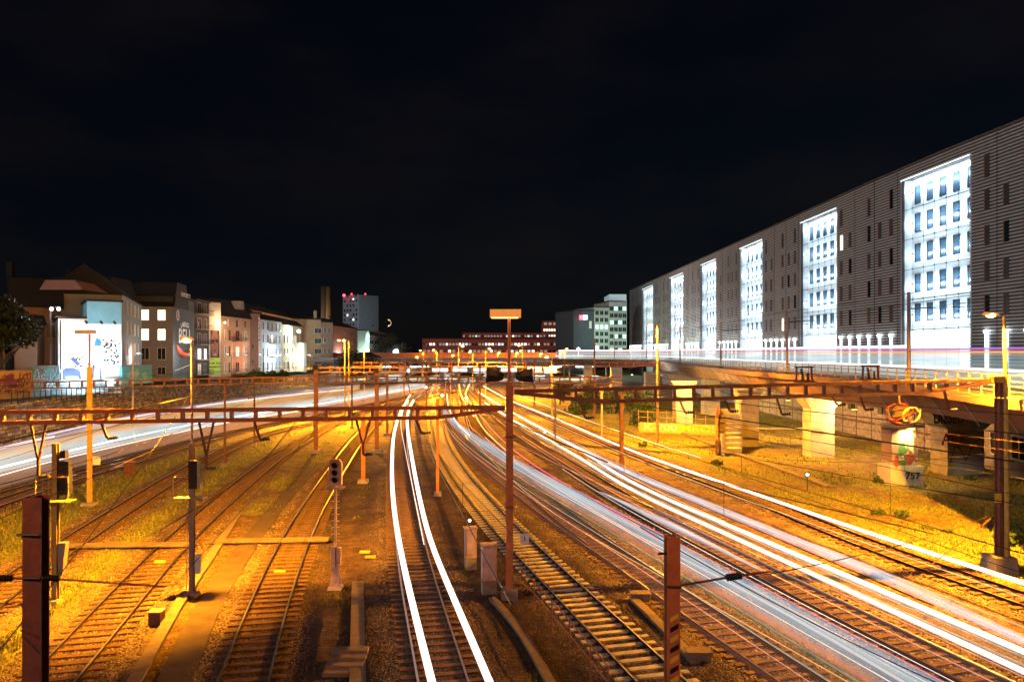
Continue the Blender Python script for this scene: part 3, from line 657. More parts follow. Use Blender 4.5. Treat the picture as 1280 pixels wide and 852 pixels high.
# frames standing on the right beam
for i, px in enumerate((1005, 1088)):
    t = (px-640)/F; x_ = t*31.6; y_ = 31.6+ (1.2 if px > 1050 else .8); x_ = t*y_; zb = 8.38+.34*((x_-cx_)/(rx-cx_))+.1
    r_ = thing('isolator_switch', ('wire-topped switch frame on the right beam, left one of the two', 'wire-topped switch frame on the right beam, right one of the two, nearer the lamp')[i], 'isolator switch', (x_, y_, zb))
    mb = MB(); 
    for a in (-.33, .33): mb.bar((x_+a*1.1, y_, zb), (x_+a, y_, zb+.62), .07, .07)
    mb.bar((x_-.42, y_, zb+.65), (x_+.42, y_, zb+.65), .06, .08); mb.bar((x_-.45, y_, zb+.03), (x_+.45, y_, zb+.03), .2, .07); mb.build('frame', 'brownpaint', r_)
    mb = MB(); insulator(mb, (x_-.05, y_, zb+.05), (x_-.12, y_, zb+.6), .08, 5); insulator(mb, (x_+.18, y_, zb+.05), (x_+.18, y_, zb+.4), .08, 4); mb.build('insulator', 'black', r_)
gantry((DX(776, 71), 71, 7.55), (DX(395, 71), 71, 7.6), .62, 30, 'second gantry beam crossing behind the central mast', w=.35, m='rust', th=.14, bw=.12, hang=((560, .9, 0), (640, .9, 1), (700, 1, 0), (510, 1, 0)))
gantry((DX(393, 71), 71, 7.6), (DX(-40, 62), 62, 7.3), .55, 30, 'second gantry beam continuing left toward the graffiti walls', w=.3, m='brownpaint', th=.12, bw=.1, hang=((200, 1.2, 0), (310, 1.2, 1)))
gantry((DX(700, 112), 112, 7.6), (DX(400, 112), 112, 7.6), .7, 24, 'third gantry beam farther along the yard', w=.35, m='rust', th=.16, bw=.14)
gantry((DX(730, 155), 155, 7.8), (DX(440, 155), 155, 7.8), .8, 24, 'fourth gantry beam, thin in the distance', w=.4, m='rust', th=.2, bw=.18)
gantry((DX(710, 200), 200, 8.0), (DX(470, 200), 200, 8.0), .9, 24, 'farthest gantry beam before the lit station', w=.4, m='rust', th=.24, bw=.2)
gantry((DX(824, 76), 76, 8.9), (DX(742, 80), 80, 8.9), .5, 8, 'short gantry beam ending at the mast in front of the viaduct', w=.3, m='brownpaint', th=.12, bw=.1, taperP=.4)

# three-lens signal
p = G(419.5, 730); r_ = thing('railway_signal', 'pinkish grey signal with three dark lenses on a thin post', 'signal', tuple(p)); foot(r_, p.x, p.y, .6, .12, 'cab')
mb = MB(); mb.hexa([(p.x-.24,p.y-.2,-.05),(p.x+.24,p.y-.2,-.05),(p.x+.24,p.y+.2,-.05),(p.x-.24,p.y+.2,-.05),(p.x-.1,p.y-.09,.75),(p.x+.1,p.y-.09,.75),(p.x+.1,p.y+.09,.75),(p.x-.1,p.y+.09,.75)]); mb.build('pedestal', 'cab', r_)
mb = MB(); mb.tube([(p.x, p.y, .5), (p.x, p.y, 4.2)], .065, 10)
for k in range(8): mb.bar((p.x-.17, p.y, 1.9+k*.28), (p.x+.17, p.y, 1.9+k*.28), .03, .02)
mb.build('post', 'cab', r_)
MB().box((p.x-.08, p.y-.1, 1.2), (.2, .14, .95)).build('control_box', 'cab', r_)
MB().box((p.x+.16, p.y-.1, 1.25), (.17, .12, .75)).build('cable_box', 'cab', r_)
MB().box((p.x, p.y-.05, 4.18), (.78, .4, .05)).build('shelf', 'cab', r_)
mb = MB(); z0, z1 = 4.28, 5.4; pr = [(-.27, z0), (.27, z0), (.27, z1-.14), (.16, z1), (-.16, z1), (-.27, z1-.14)]
F0 = [(p.x+a, p.y-.14, b) for a, b in pr]; B0 = [(p.x+a, p.y+.12, b) for a, b in pr]
mb.poly(F0); mb.poly(B0[::-1])
for i in range(6): mb.quad(B0[i], B0[(i+1) % 6], F0[(i+1) % 6], F0[i])
h_ = mb.build('signal_head', 'cab', r_)
for k in range(3):
    z = z0+.24+k*.31; mb = MB(); mb.tube([(p.x, p.y-.14, z), (p.x, p.y-.17, z)], .125, 16); mb.build('lens', 'signal_lens', h_)
    mb = MB()
    for j in range(9):
        a0, a1 = math.pi*j/9, math.pi*(j+1)/9
        mb.hexa([(p.x+.13*math.cos(a), p.y-.14-dy, z+.13*math.sin(a)) for a, dy in ((a0,0),(a1,0),(a1,.2),(a0,.2))]+[(p.x+.145*math.cos(a), p.y-.14-dy, z+.145*math.sin(a)) for a, dy in ((a0,0),(a1,0),(a1,.2),(a0,.2))])
    mb.build('hood', 'black', h_)

# cabinets, post light, railing
for (px, py, w_, h_, lb) in ((588, 706, .52, 1.35, 'upper grey relay cabinet with a small glowing light above it'), (611, 735, .6, 1.45, 'lower grey relay cabinet beside the central mast')):
    p = G(px, py); r_ = thing('relay_cabinet', lb, 'cabinet', tuple(p), R(12), 'relay cabinets'); 
    MB().box((p.x, p.y, .1), (w_, .45, .6), R(12)).build('plinth', 'conc', r_)
    MB().box((p.x, p.y, .4+h_/2), (w_, .45, h_), R(12)).build('body', 'cab', r_)
    MB().box((p.x, p.y, .42+h_), (w_+.1, .55, .05), R(12)).build('lid', 'cab', r_)
    q = Vector((math.sin(R(12)), -math.cos(R(12)), 0)); c = p+q*.235; MB().box((c.x, c.y, .45+h_/2), (w_*.8, .015, h_*.84), R(12)).build('door', 'cab', r_)
    c = p+q*.25+Vector((-w_*.28, 0, 0)); MB().box((c.x, c.y, .5+h_/2), (.03, .03, .16), R(12)).build('handle', 'black', r_)
def signal_light(px, py, Y, zb, m, label, r=.09, pole=True):
    p = D(px, py, Y); r_ = thing('signal_light', label, 'signal light', (p.x, p.y, zb), 0, 'small signal lights')
    MB().tube([(p.x, p.y, zb), (p.x, p.y, p.z)], .035, 6).build('post', 'darkmetal', r_); MB().box((p.x, p.y+.06, p.z), (r*2.6, .1, r*3)).build('housing', 'black', r_)
    MB().sphere((p.x, p.y-.02, p.z), r, 10, 6).build('lens', m, r_, smooth=True)
M['siglow'] = glow('pinkish_signal', (1, .55, .45), 8); M['sigyel'] = glow('yellow_signal', (1, .65, .2), 12); M['sigcyan'] = glow('cyan_signal', (.15, .9, 1), 14)
signal_light(587, 650, 37, 1.2, 'siglow', 'small pinkish light above the upper grey cabinet', .075)
signal_light(532.5, 484, 110, 3.5, 'siglow', 'small white light left of the bright switches', .16)
signal_light(553, 494, 105, 2, 'sigyel', 'yellow light low between the tracks left of centre', .2)
signal_light(583, 497, 100, 2, 'sigyel', 'yellow light low between the tracks right of the thin mast', .2)
signal_light(511, 463.5, 170, 3, 'sigcyan', 'cyan signal light at the right end of the pale light band', .42)
signal_light(443, 512, 95, 1.5, 'sigyel', 'orange dot light in the left tracks behind the gantry', .1)
signal_light(1009, 593, 50, .4, 'sigcyan', 'small cyan light in the dark grass before the orange pier', .09)
signal_light(681, 540, 78, .9, 'siglow', 'pinkish dot light beside the double white trails', .11)
pts = [G(a, b) for a, b in ((652,742),(668,757),(690,785),(712,812),(738,845),(760,875))]
r_ = thing('railing', 'low dark pipe railing beside the pale sleeper track, below the central mast', 'railing', tuple(pts[0]))
for p in pts: MB().tube([(p.x, p.y, GZ), (p.x, p.y, 1.0)], .028, 6).build('post', 'brownpaint', r_)
for z in (.98, .5): MB().tube([(p.x, p.y, z) for p in pts], .025, 6).build('rail', 'brownpaint', r_)
for i, (a, b) in enumerate(((162, 592), (196, 773), (709, 609), (800, 590))):
    p = G(a, b); h = (1.15, .45, .3, .3)[i]; s_ = (.7, .45, .5, .5)[i]
    r_ = thing('trackside_box', ('brown trackside box in the grass strip at the left', 'small red-brown box beside the concrete cable path', 'small dark box beside the double white trails', 'low dark box between white trails and orange track')[i], 'box', tuple(p))
    MB().box((p.x, p.y, GZ+h/2), (s_, .4, h)).build('casing', 'rust', r_); MB().box((p.x, p.y, GZ+h+.03), (s_+.08, .48, .05)).build('lid', 'conc', r_)

# ---------------------------------------------------------------- overhead wires
def wire(pts, r, label, name='overhead_wire', m='wire', droppers=None, group='overhead wires'):
    o = MB().tube(pts, r, 5).build(name, m); tag(o, label, 'wire', group); return o
for k, P in TRACKS.items():
    if k == 'branch': continue
    T = P[(P[:, 1] > 12) & (P[:, 1] < 230)]; n = max(2, int(len(T)/75)); ids = np.linspace(0, len(T)-1, n+1).astype(int); pts = [T[i] for i in ids]
    lo = []; hi = []; dr = []
    for a, b in zip(pts[:-1], pts[1:]):
        for t in np.linspace(0, 1, 9)[:-1]:
            p = a+(b-a)*t; s = 4*t*(1-t); lo.append((p[0], p[1], 5.75)); hi.append((p[0], p[1], 6.95-.85*s)); dr.append((lo[-1], hi[-1]))
    root = thing('overhead_line', 'wires', 'overhead line', lo[0], 0, 'overhead lines')
    root['label'] = ' '.join(('wires strung above the '+TL[k]).split()[:16])
    MB().tube(lo, .013, 4).build('contact_wire', 'wire', root); MB().tube(hi, .011, 4).build('catenary_wire', 'wire', root)
    fo = offset(T[::12], 1.7); MB().tube([(p[0], p[1], 8.1-.35*abs(math.sin(i*.16))) for i, p in enumerate(fo)], .014, 4).build('feeder_wire', 'cable', root)
    for a, b in dr[1:70]:
        if b[2]-a[2] > .1: MB().tube([a, b], .008, 4).build('dropper', 'wire', root)
def sag(a, b, s, n=14): a, b = Vector(a), Vector(b); return [a+(b-a)*(i/n)+Vector((0,0,-s*4*(i/n)*(1-i/n))) for i in range(n+1)]
wire(sag(D(-5, 818, 14), D(245, 480, 38), .3), .016, 'black cable slanting from the bottom left up toward the lamp mast', m='cable')
wire(sag(D(0, 560, 38), D(245, 508, 30), .1), .014, 'thin wire crossing the pale light band to the lamp mast', m='cable')
wire(sag(D(655, 470, 30.5), D(-20, 480, 60), .5), .018, 'long cable from the central mast to the far left', m='cable')
wire(sag(D(800, 658, 17), D(1280, 900, 15), .2), .014, 'dark cable running along the blue light band to the bottom right', m='cable')
wire(sag(D(635, 560, 45), D(838, 675, 16.2), .15), .012, 'dark cable reaching the top of the striped mast', m='cable')
wire(sag(D(945, 720, 16.6), D(1235, 645, 33), .2), .014, 'wire from the striped mast arm to the right mast', m='cable')
wire(sag(D(1165, 705, 28), D(1238, 648, 33), .02), .025, 'short thick rusty stay in front of the right mast', m='rust')
wire(sag(D(700, 500, 90), D(1290, 720, 24), .5), .015, 'long wire above the right grass field', m='cable')
wire(sag(D(760, 480, 80), D(1290, 600, 34), .8), .015, 'upper long wire across the right grass field', m='cable')
wire(sag(D(900, 560, 60), D(1290, 560, 34), .9), .014, 'sagging wire before the viaduct piers', m='cable')
for i, (a, b) in enumerate((((0,482,60),(500,462,110)), ((0,474,62),(470,468,120)), ((180,500,50),(560,468,100)), ((250,478,60),(640,470,90)), ((400,470,90),(700,470,100)), ((500,466,120),(740,455,120)))):
    wire(sag(D(*a), D(*b), .5), .02, ['lower thin cross wire before the stone wall', 'upper thin cross wire before the stone wall', 'cross wire over the pale light band', 'cross wire behind the nearest left gantry', 'cross wire behind the central mast', 'faint far cross wire before the station'][i], m='cable')

# ---------------------------------------------------------------- light trails left by passing trains
def trail_mat(name, col, s): return glow(name, col, s)
M['tw'] = trail_mat('white_trail', (1, .70, .66), 1.75); M['tr'] = trail_mat('red_trail', (1, .03, .10), 1.1); M['tp'] = trail_mat('peach_trail', (1, .42, .30), .85)
M['tb'] = trail_mat('pale_blue_trail', (.55, .72, 1), .9); M['ty'] = trail_mat('gold_trail', (1, .5, .12), .9); M['tv'] = trail_mat('violet_trail', (.35, .12, .9), .8)
def trail(px, z, r, m, label, near=None, step=1.5, r2=None):
    P = path_px(px, z, step, near, None, 10); n = len(P); rr = [r+((r2 or r)-r)*i/(n-1) for i in range(n)]
    MB().tube([(p[0], p[1], z) for p in P], rr, 8).build('light_trail', m, smooth=True, label=label, cat='light trail', group='train light trails')
trail([(540,852),(512,740),(499,680),(491,620),(490,575),(492,545),(497,525),(503,510),(510,500)], 1.2, .105, 'tw', 'thick white light trail, left of the pair on the central reddish track', 11, r2=.2)
trail([(612,852),(573,760),(539,680),(522,610),(513,560),(509,530),(511,512),(517,500)], 1.2, .105, 'tw', 'thick white light trail, right of the pair on the central reddish track', 11, r2=.2)
trail([(530,680),(516,610),(506,560),(501,530),(503,515),(511,503)], 1.1, .018, 'tw', 'hair-thin white trail between the thick central pair', None)
trail([(640,524),(720,569),(800,618),(937,680),(1020,720),(1150,778),(1279,838)], 1.2, .085, 'tw', 'lower of the double white trails sweeping to the right edge', 12)
trail([(640,515),(720,559),(800,608),(968,680),(1020,703),(1150,757),(1279,813)], 1.2, .085, 'tw', 'upper of the double white trails sweeping to the right edge', 12)
trail([(604,482),(622,492),(642,502),(700,525),(800,567),(930,612),(1060,657),(1200,703),(1279,728)], 1.15, .09, 'tw', 'white trail following the rightmost orange track', 14)
trail([(606,503),(622,513),(640,524)], 1.2, .12, 'tw', 'short white trail ending behind the central mast, lower', None)
trail([(598,490),(618,502),(640,515)], 1.2, .12, 'tw', 'short white trail ending behind the central mast, upper', None)
trail([(597,515),(628,550),(670,583),(735,621),(800,658),(822,672)], 2.9, .03, 'tr', 'thin red trail along the top of the blue light band', None)
trail([(605,545),(640,575),(700,612),(800,672),(900,720),(1000,775),(1130,852)], 2.15, .035, 'tp', 'peach trail under the blue light band', 11)
trail([(582,500),(588,540),(640,600),(720,660),(835,724),(960,796),(1060,852)], .9, .018, 'ty', 'thin gold trail low beside the blue light band', 12)
trail([(588,478),(582,492),(584,505)], 1.2, .14, 'ty', 'short golden trail on the far branch tracks', None)
trail([(574,480),(576,492),(582,505),(592,520)], 1.2, .1, 'tp', 'short pink trail on the far left branch', None)
trail([(0,584),(113,557),(200,538),(280,523),(391,506),(440,498),(513,485)], 2.0, .08, 'tw', 'bright white line through the pale light band on the left', 40)
trail([(0,594),(60,577),(113,565),(200,545),(300,525),(391,511)], 1.6, .035, 'tw', 'short white line below the bright one on the left', 40)
trail([(59,543),(131,527),(200,515),(280,503),(360,494),(430,487)], 2.2, .08, 'tb', 'far pale trail along the foot of the stone wall', None)
trail([(0,560),(40,550),(80,543)], 2.6, .08, 'tw', 'short white trail at the left edge by the stone wall', 50)
# broad light bands: windows of passing trains, light adding to what lies behind it
def band_mat(name, stops, alpha, scale=.12):
    m = bpy.data.materials.new(name); m.use_nodes = True; n = m.node_tree.nodes; n.clear()
    o = n.new('ShaderNodeOutputMaterial'); tr_ = n.new('ShaderNodeBsdfTransparent'); em = n.new('ShaderNodeEmission'); mx = n.new('ShaderNodeMixShader')
    uv = n.new('ShaderNodeUVMap'); uv.uv_map = 'UVMap'; sp = n.new('ShaderNodeSeparateXYZ'); lk(m, uv.outputs[0], sp.inputs[0])
    cr = n.new('ShaderNodeValToRGB'); e = cr.color_ramp.elements
    while len(e) < len(stops): e.new(.5)
    for q, (ps, c, a) in zip(e, stops): q.position = ps; q.color = (*c, a)
    lk(m, sp.outputs[1], cr.inputs[0])
    mp = n.new('ShaderNodeMapping'); mp.inputs['Scale'].default_value = (scale, 5, 1); nz = n.new('ShaderNodeTexNoise'); nz.inputs['Scale'].default_value = 1; nz.inputs['Detail'].default_value = 4
    lk(m, uv.outputs[0], mp.inputs[0]); lk(m, mp.outputs[0], nz.inputs[0])
    mr = n.new('ShaderNodeMapRange'); mr.inputs[1].default_value = .3; mr.inputs[2].default_value = .7; mr.inputs[3].default_value = .45; mr.inputs[4].default_value = 1.0; lk(m, nz.outputs[0], mr.inputs[0])
    mu = n.new('ShaderNodeMath'); mu.operation = 'MULTIPLY'; lk(m, cr.outputs[1], mu.inputs[0]); lk(m, mr.outputs[0], mu.inputs[1])
    m2 = n.new('ShaderNodeMath'); m2.operation = 'MULTIPLY'; m2.inputs[1].default_value = alpha; lk(m, mu.outputs[0], m2.inputs[0])
    lk(m, cr.outputs[0], em.inputs[0]); em.inputs[1].default_value = 1.0
    lk(m, m2.outputs[0], mx.inputs[0]); lk(m, tr_.outputs[0], mx.inputs[1]); lk(m, em.outputs[0], mx.inputs[2]); lk(m, mx.outputs[0], o.inputs[0]); return m
def band(P, z0, z1, m, label, taper=0):
    mb = MB(); s = 0
    if taper:
        n = len(P)-1; zm = (z0+z1)/2
        for i, (a, b) in enumerate(zip(P[:-1], P[1:])):
            ka, kb = [min(1, j/taper, (n-j)/taper)**.7 for j in (i, i+1)]; ha, hb = (z1-z0)/2*ka, (z1-z0)/2*kb
            L = float(np.linalg.norm(b-a)); mb.quad((*a, zm-ha), (*b, zm-hb), (*b, zm+hb), (*a, zm+ha), 0, [(s, 0), (s+L, 0), (s+L, 1), (s, 1)]); s += L
        mb.build('light_band', m, label=label, cat='light trail', group='train light trails'); return
    for a, b in zip(P[:-1], P[1:]):
        L = float(np.linalg.norm(b-a)); mb.quad((*a, z0), (*b, z0), (*b, z1), (*a, z1), 0, [(s, 0), (s+L, 0), (s+L, 1), (s, 1)]); s += L
    mb.build('light_band', m, label=label, cat='light trail', group='train light trails')
T = TRACKS['train']; tn = offset(T, -1.45); tn = tn[(tn[:, 1] > 10) & (tn[:, 1] < 95)]
bl = band_mat('train_side_light', [(0, (.30,.10,.06), 0), (.06, (.28,.10,.06), .5), (.45, (.20,.10,.06), .55), (.60, (.12,.15,.09), .65), (.66, (.7,.30,.2), .85), (.74, (.34,.44,.46), .9), (.86, (.55,.72,.78), 1), (.97, (.42,.58,.72), .9), (1, (.9,.05,.12), .9)], .8)
band(tn, .2, 3.0, bl, 'broad blue and brown light band of a passing train right of the pale sleepers')
T = TRACKS['band']; tn = offset(T, 1.4); tn = tn[(tn[:, 1] > 35) & (tn[:, 1] < 175)]
bw_ = band_mat('pale_side_light', [(0, (.35,.16,.08), 0), (.08, (.45,.22,.12), .8), (.38, (.50,.26,.15), .9), (.45, (1,.98,.92), 1), (.5, (.55,.72,.74), 1), (.72, (.68,.84,.86), 1), (.8, (.9,.7,.5), .9), (1, (.6,.25,.12), .5)], .95)
band(tn, .3, 3.3, bw_, 'broad pale teal light band of a passing train on the left')
T = TRACKS['outer']; tn = offset(T, 1.4); tn = tn[(tn[:, 1] > 50) & (tn[:, 1] < 175)]
bo_ = band_mat('orange_side_light', [(0, (.6,.22,.06), .5), (.4, (1,.45,.12), 1), (.6, (1,.55,.2), 1), (.8, (.9,.7,.7), .9), (1, (.5,.3,.5), .3)], .85)
band(tn, .3, 2.6, bo_, 'orange and pink light band at the foot of the stone wall')
P = path_px([(700,545),(780,586),(860,618),(1012,680),(1099,713),(1223,770),(1279,795)], 2.0, 1, 13, None, 5)
bb_ = band_mat('pale_blue_light', [(0, (.5,.3,.3), 0), (.35, (.6,.75,.95), .8), (.6, (.95,1,1), 1), (.85, (.7,.75,.8), .6), (1, (.7,.4,.3), 0)], .9, .22)
band(P, 1.6, 2.15, bb_, 'wavering pale blue light streak beside the orange track', 12)
P = path_px([(740,610),(780,629),(887,680),(915,695),(960,718)], 1.6, 1, None, None, 5)
band(P, 1.4, 1.85, bb_, 'short pale blue light streak between the blue band and double trails', 7)
M['tg'] = trail_mat('grey_trail', (.45, .50, .50), .55); M['to'] = trail_mat('olive_trail', (.16, .17, .09), .7); M['tk'] = trail_mat('dim_pink_trail', (.6, .22, .2), .6); M['tm'] = trail_mat('mid_white_trail', (.9, .85, .85), .85)
CN = {'tg': 'grey', 'to': 'olive', 'tk': 'dim pink', 'tm': 'white', 'ty': 'gold', 'tp': 'peach', 'tb': 'pale blue'}
for k_, o_, z_, r_0, m_, y0_, y1_ in (('train',-1.5,1.1,.018,'tk',12,90), ('train',-1.5,1.45,.014,'tg',12,80), ('train',-1.5,1.9,.03,'to',12,60), ('train',-1.5,2.35,.012,'tm',12,70), ('train',1.2,2.6,.014,'tk',14,60), ('train',1.5,1.0,.012,'ty',14,90), ('train',2.6,.5,.016,'tm',12,60), ('train',3.1,.5,.012,'tg',12,48),
   ('east',-1.5,.8,.02,'tk',14,80), ('east',-1.5,1.5,.012,'tg',14,70), ('east',-1.8,.4,.014,'tm',12,60), ('east',-.3,1.1,.04,'to',14,100), ('east',.1,1.15,.025,'to',14,100), ('east',.4,1.1,.03,'tg',14,60), ('east',1.4,1.5,.02,'tk',14,90), ('east',1.7,2.3,.014,'tg',14,100), ('east',1.7,1.0,.03,'tb',40,110), ('east',2.4,.4,.02,'tp',40,120), ('field',-1.5,.6,.02,'ty',70,160), ('field',1.1,1.2,.03,'tm',60,150), ('branch',0,1.2,.06,'tp',60,140), ('train',0,1.3,.08,'tw',75,150), ('pale',0,1.2,.05,'ty',90,150), ('trail',0,1.3,.1,'tw',95,150)):
    Q = offset(TRACKS[k_], o_)[::3]; Q = Q[(Q[:, 1] > y0_) & (Q[:, 1] < y1_)]; nm_ = {'train': 'blue light band', 'east': 'double white trails', 'field': 'rightmost orange track', 'branch': 'branch track', 'pale': 'far end of the pale sleeper track', 'trail': 'far end of the central white pair'}[k_]
    MB().tube([(p[0], p[1], z_) for p in Q], r_0, 6).build('light_trail', m_, smooth=True, label='thin '+CN.get(m_, 'white')+' light trail running along the '+nm_, cat='light trail', group='thin light trails along the '+nm_)
T = TRACKS['east']; tn = offset(T, -1.2); tn = tn[(tn[:, 1] > 12) & (tn[:, 1] < 42)]
br_ = band_mat('brown_side_light', [(0, (.22,.07,.04), .0), (.1, (.20,.07,.045), .7), (.85, (.20,.08,.05), .6), (.95, (.8,.6,.6), .6), (1, (.3,.1,.05), 0)], .75)
band(tn, .1, 1.0, br_, 'dim reddish brown light band under the double white trails')
tn = offset(TRACKS['east'], .1); tn = tn[(tn[:, 1] > 12) & (tn[:, 1] < 90)]
bo2 = band_mat('olive_side_light', [(0, (.10,.10,.05), 0), (.2, (.13,.15,.09), .7), (.8, (.16,.2,.14), .7), (1, (.2,.2,.15), 0)], .7)
band(tn, .5, 1.25, bo2, 'dim olive light band between the double white trails')

# ---------------------------------------------------------------- left: retaining wall, terrace, graffiti walls
def wall_strip(mb, path, z0, z1, t, uvs=True):
    s = 0
    for (a, za0, za1), (b, zb0, zb1) in zip([(p, z0[i], z1[i]) for i, p in enumerate(path)][:-1], [(p, z0[i], z1[i]) for i, p in enumerate(path)][1:]):
        a, b = Vector((*a, 0)), Vector((*b, 0)); L = (b-a).length; n = Vector((-(b-a).y, (b-a).x, 0)).normalized()*t
        A = [a+Vector((0,0,za0)), b+Vector((0,0,zb0)), b+Vector((0,0,zb1)), a+Vector((0,0,za1))]
        mb.quad(A[1], A[0], A[3], A[2], 0, [(s+L, zb0), (s, za0), (s, za1), (s+L, zb1)])
        mb.quad(A[3], A[2], A[2]+n, A[3]+n, 0, [(s, 0), (s+L, 0), (s+L, t), (s, t)]); mb.quad(A[0]+n, A[1]+n, A[2]+n, A[3]+n, 0, [(s, za0), (s+L, zb0), (s+L, zb1), (s, za1)]); s += L
WP = [(-46, 40), (-51, 60), (-54.7, 77), (-58.5, 105), (-61.5, 140), (-62.5, 180), (-63, 260)]
zt = [5.0, 4.9, 4.7, 4.4, 3.8, 3.2, 3.0]
mb = MB(); wall_strip(mb, WP, [GZ-.3]*7, zt, .8); mb.build('retaining_wall', 'stonewall', label='rough dark stone retaining wall behind the light bands on the left', cat='wall')
mb = MB()
for (a, za), (b, zb) in zip(list(zip(WP, zt))[:-1], list(zip(WP, zt))[1:]): mb.quad((a[0]-.4, a[1], za-.05), (b[0]-.4, b[1], zb-.05), (-400, b[1], zb+1.4), (-400, a[1], za+.2))
mb.quad((-63.4, 260, 2.95), (-63.4, 900, 3), (-400, 900, 5), (-400, 260, 4.4))
mb.build('terrace', mat('terrace_ground', (.08,.075,.04), .9, 0, .5, .4, .4, 8), kind='structure', label='raised ground carrying the houses on the left')
def pwall(px0, Y0, px1, Y1): return Vector((DX(px0, Y0), Y0, 0)), Vector((DX(px1, Y1), Y1, 0))
def slab(name, a, b, z0, z1, t, m, parent=None, **k):
    n = Vector((-(b-a).y, (b-a).x, 0)).normalized()*t; mb = MB()
    mb.hexa([a+Vector((0,0,z0)), b+Vector((0,0,z0)), b+n+Vector((0,0,z0)), a+n+Vector((0,0,z0)), a+Vector((0,0,z1)), b+Vector((0,0,z1)), b+n+Vector((0,0,z1)), a+n+Vector((0,0,z1))])
    return mb.build(name, m, parent, **k)
def blob(cx, cy, rx, ry, n=14, j=.18, seed=0):
    rr = random.Random(seed); return [(cx+rx*math.cos(6.283*i/n)*(1+j*(rr.random()-.5)*2), cy+ry*math.sin(6.283*i/n)*(1+j*(rr.random()-.5)*2)) for i in range(n)]
def graffiti(root, pl, L, z0, z1, cols, seed, n=9):
    rr = random.Random(seed)
    for k, c in enumerate(cols):
        mb = MB()
        for i in range(n if k else max(3, n//2)):
            x = L*(.08+.84*rr.random()); z = z0+(z1-z0)*(.25+.5*rr.random()); h = (z1-z0)
            if k == 0: pl.patch(mb, blob(x, z, h*.32, h*.3, 12, .4, rr.random()), .012+.002*i)
            else:
                a = rr.random()*6.28; pts = [(x+h*.22*math.cos(a+t*1.1)*(.5+t*.2), min(z1-.1, max(z0+.1, z+h*.28*math.sin(a+t*1.3)))) for t in range(5)]; pl.stroke(mb, pts, h*.06, .04+.03*k)
        mb.build('graffiti', c, root)
M['gyel'] = mat('ochre_paint', (.55, .36, .10), .7, 0, .2, 2); M['gpur'] = mat('purple_paint', (.22, .06, .16), .7, 0, .3, 2); M['gblu'] = mat('blue_grey_paint', (.10, .28, .36), .7, 0, .4, 2)
M['gcy'] = mat('cyan_paint', (.10, .45, .60), .7, 0, .2, 2); M['gpale'] = mat('pale_cyan_wall', (.35, .55, .62), .7, 0, .25, 1); M['gred'] = mat('red_paint', (.26, .05, .045), .6, 0, .2, 3); M['ggrn'] = mat('green_paint', (.06, .17, .06), .6, 0, .3, 3)
def gwall(px0, Y0, px1, Y1, yt, yb, m, cols, label, seed, dx=.5):
    a, b = pwall(px0, Y0, px1, Y1); z1 = ZY(yt, (Y0+Y1)/2); z0 = ZY(yb, (Y0+Y1)/2)-.4
    r_ = thing('graffiti_wall', label, 'wall', (a.x, a.y, z0), 0, 'graffiti walls above the stone wall'); slab('wall', a, b, z0, z1, .3, m, r_)
    slab('coping', a-Vector((0,.04,0)), b-Vector((0,.04,0)), z1, z1+.12, .4, 'conc', r_); u = (b-a).normalized(); graffiti(r_, Plane((a.x, a.y, 0), u, (u.y, -u.x, 0)), (b-a).length, z0+.5, z1-.15, cols, seed); return r_
gwall(-30, 73, 40, 79, 464, 494, 'gyel', ('gpur', 'rust', 'gpur'), 'ochre wall with purple graffiti at the left edge', 3)
gwall(40.5, 79.2, 74, 85, 458, 490, 'gblu', ('gcy', 'black', 'gpale'), 'blue-grey wall with cyan graffiti left of the mural', 5)
gwall(74.5, 85.2, 152, 95, 476, 488, 'gpale', ('gcy', 'gblu', 'black'), 'low pale wall with small blue graffiti under the mural', 8)
gwall(152.5, 95.2, 190, 103, 457, 476, 'gcy', ('gpale',), 'plain bright blue wall right of the mural', 11)
# fence posts and small fence in front
for k, (px0, Y0, px1, Y1, yt, lb) in enumerate(((0, 75, 150, 92, 483, 'thin dark fence on top of the stone wall under the mural'), (200, 112, 330, 150, 462, 'thin fence along the terrace below the houses'), (330, 150, 500, 255, 462, 'long fence along the terrace toward the far houses'))):
    a, b = pwall(px0, Y0, px1, Y1); a.x += 1.2; b.x += 1.2; zb = (4.6, 3.9, 3.1)[k]; n = 24; r_ = thing('fence', lb, 'fence', (a.x, a.y, zb), 0, 'fences on the terrace edge')
    for i in range(n+1): q = a+(b-a)*(i/n); MB().box((q.x, q.y, zb+.6), (.07, .07, 1.3)).build('post', 'darkmetal', r_)
    for z in (.55, 1.15): MB().bar(a+Vector((0,0,zb+z)), b+Vector((0,0,zb+z)), .05, .05).build('rail', 'darkmetal', r_)

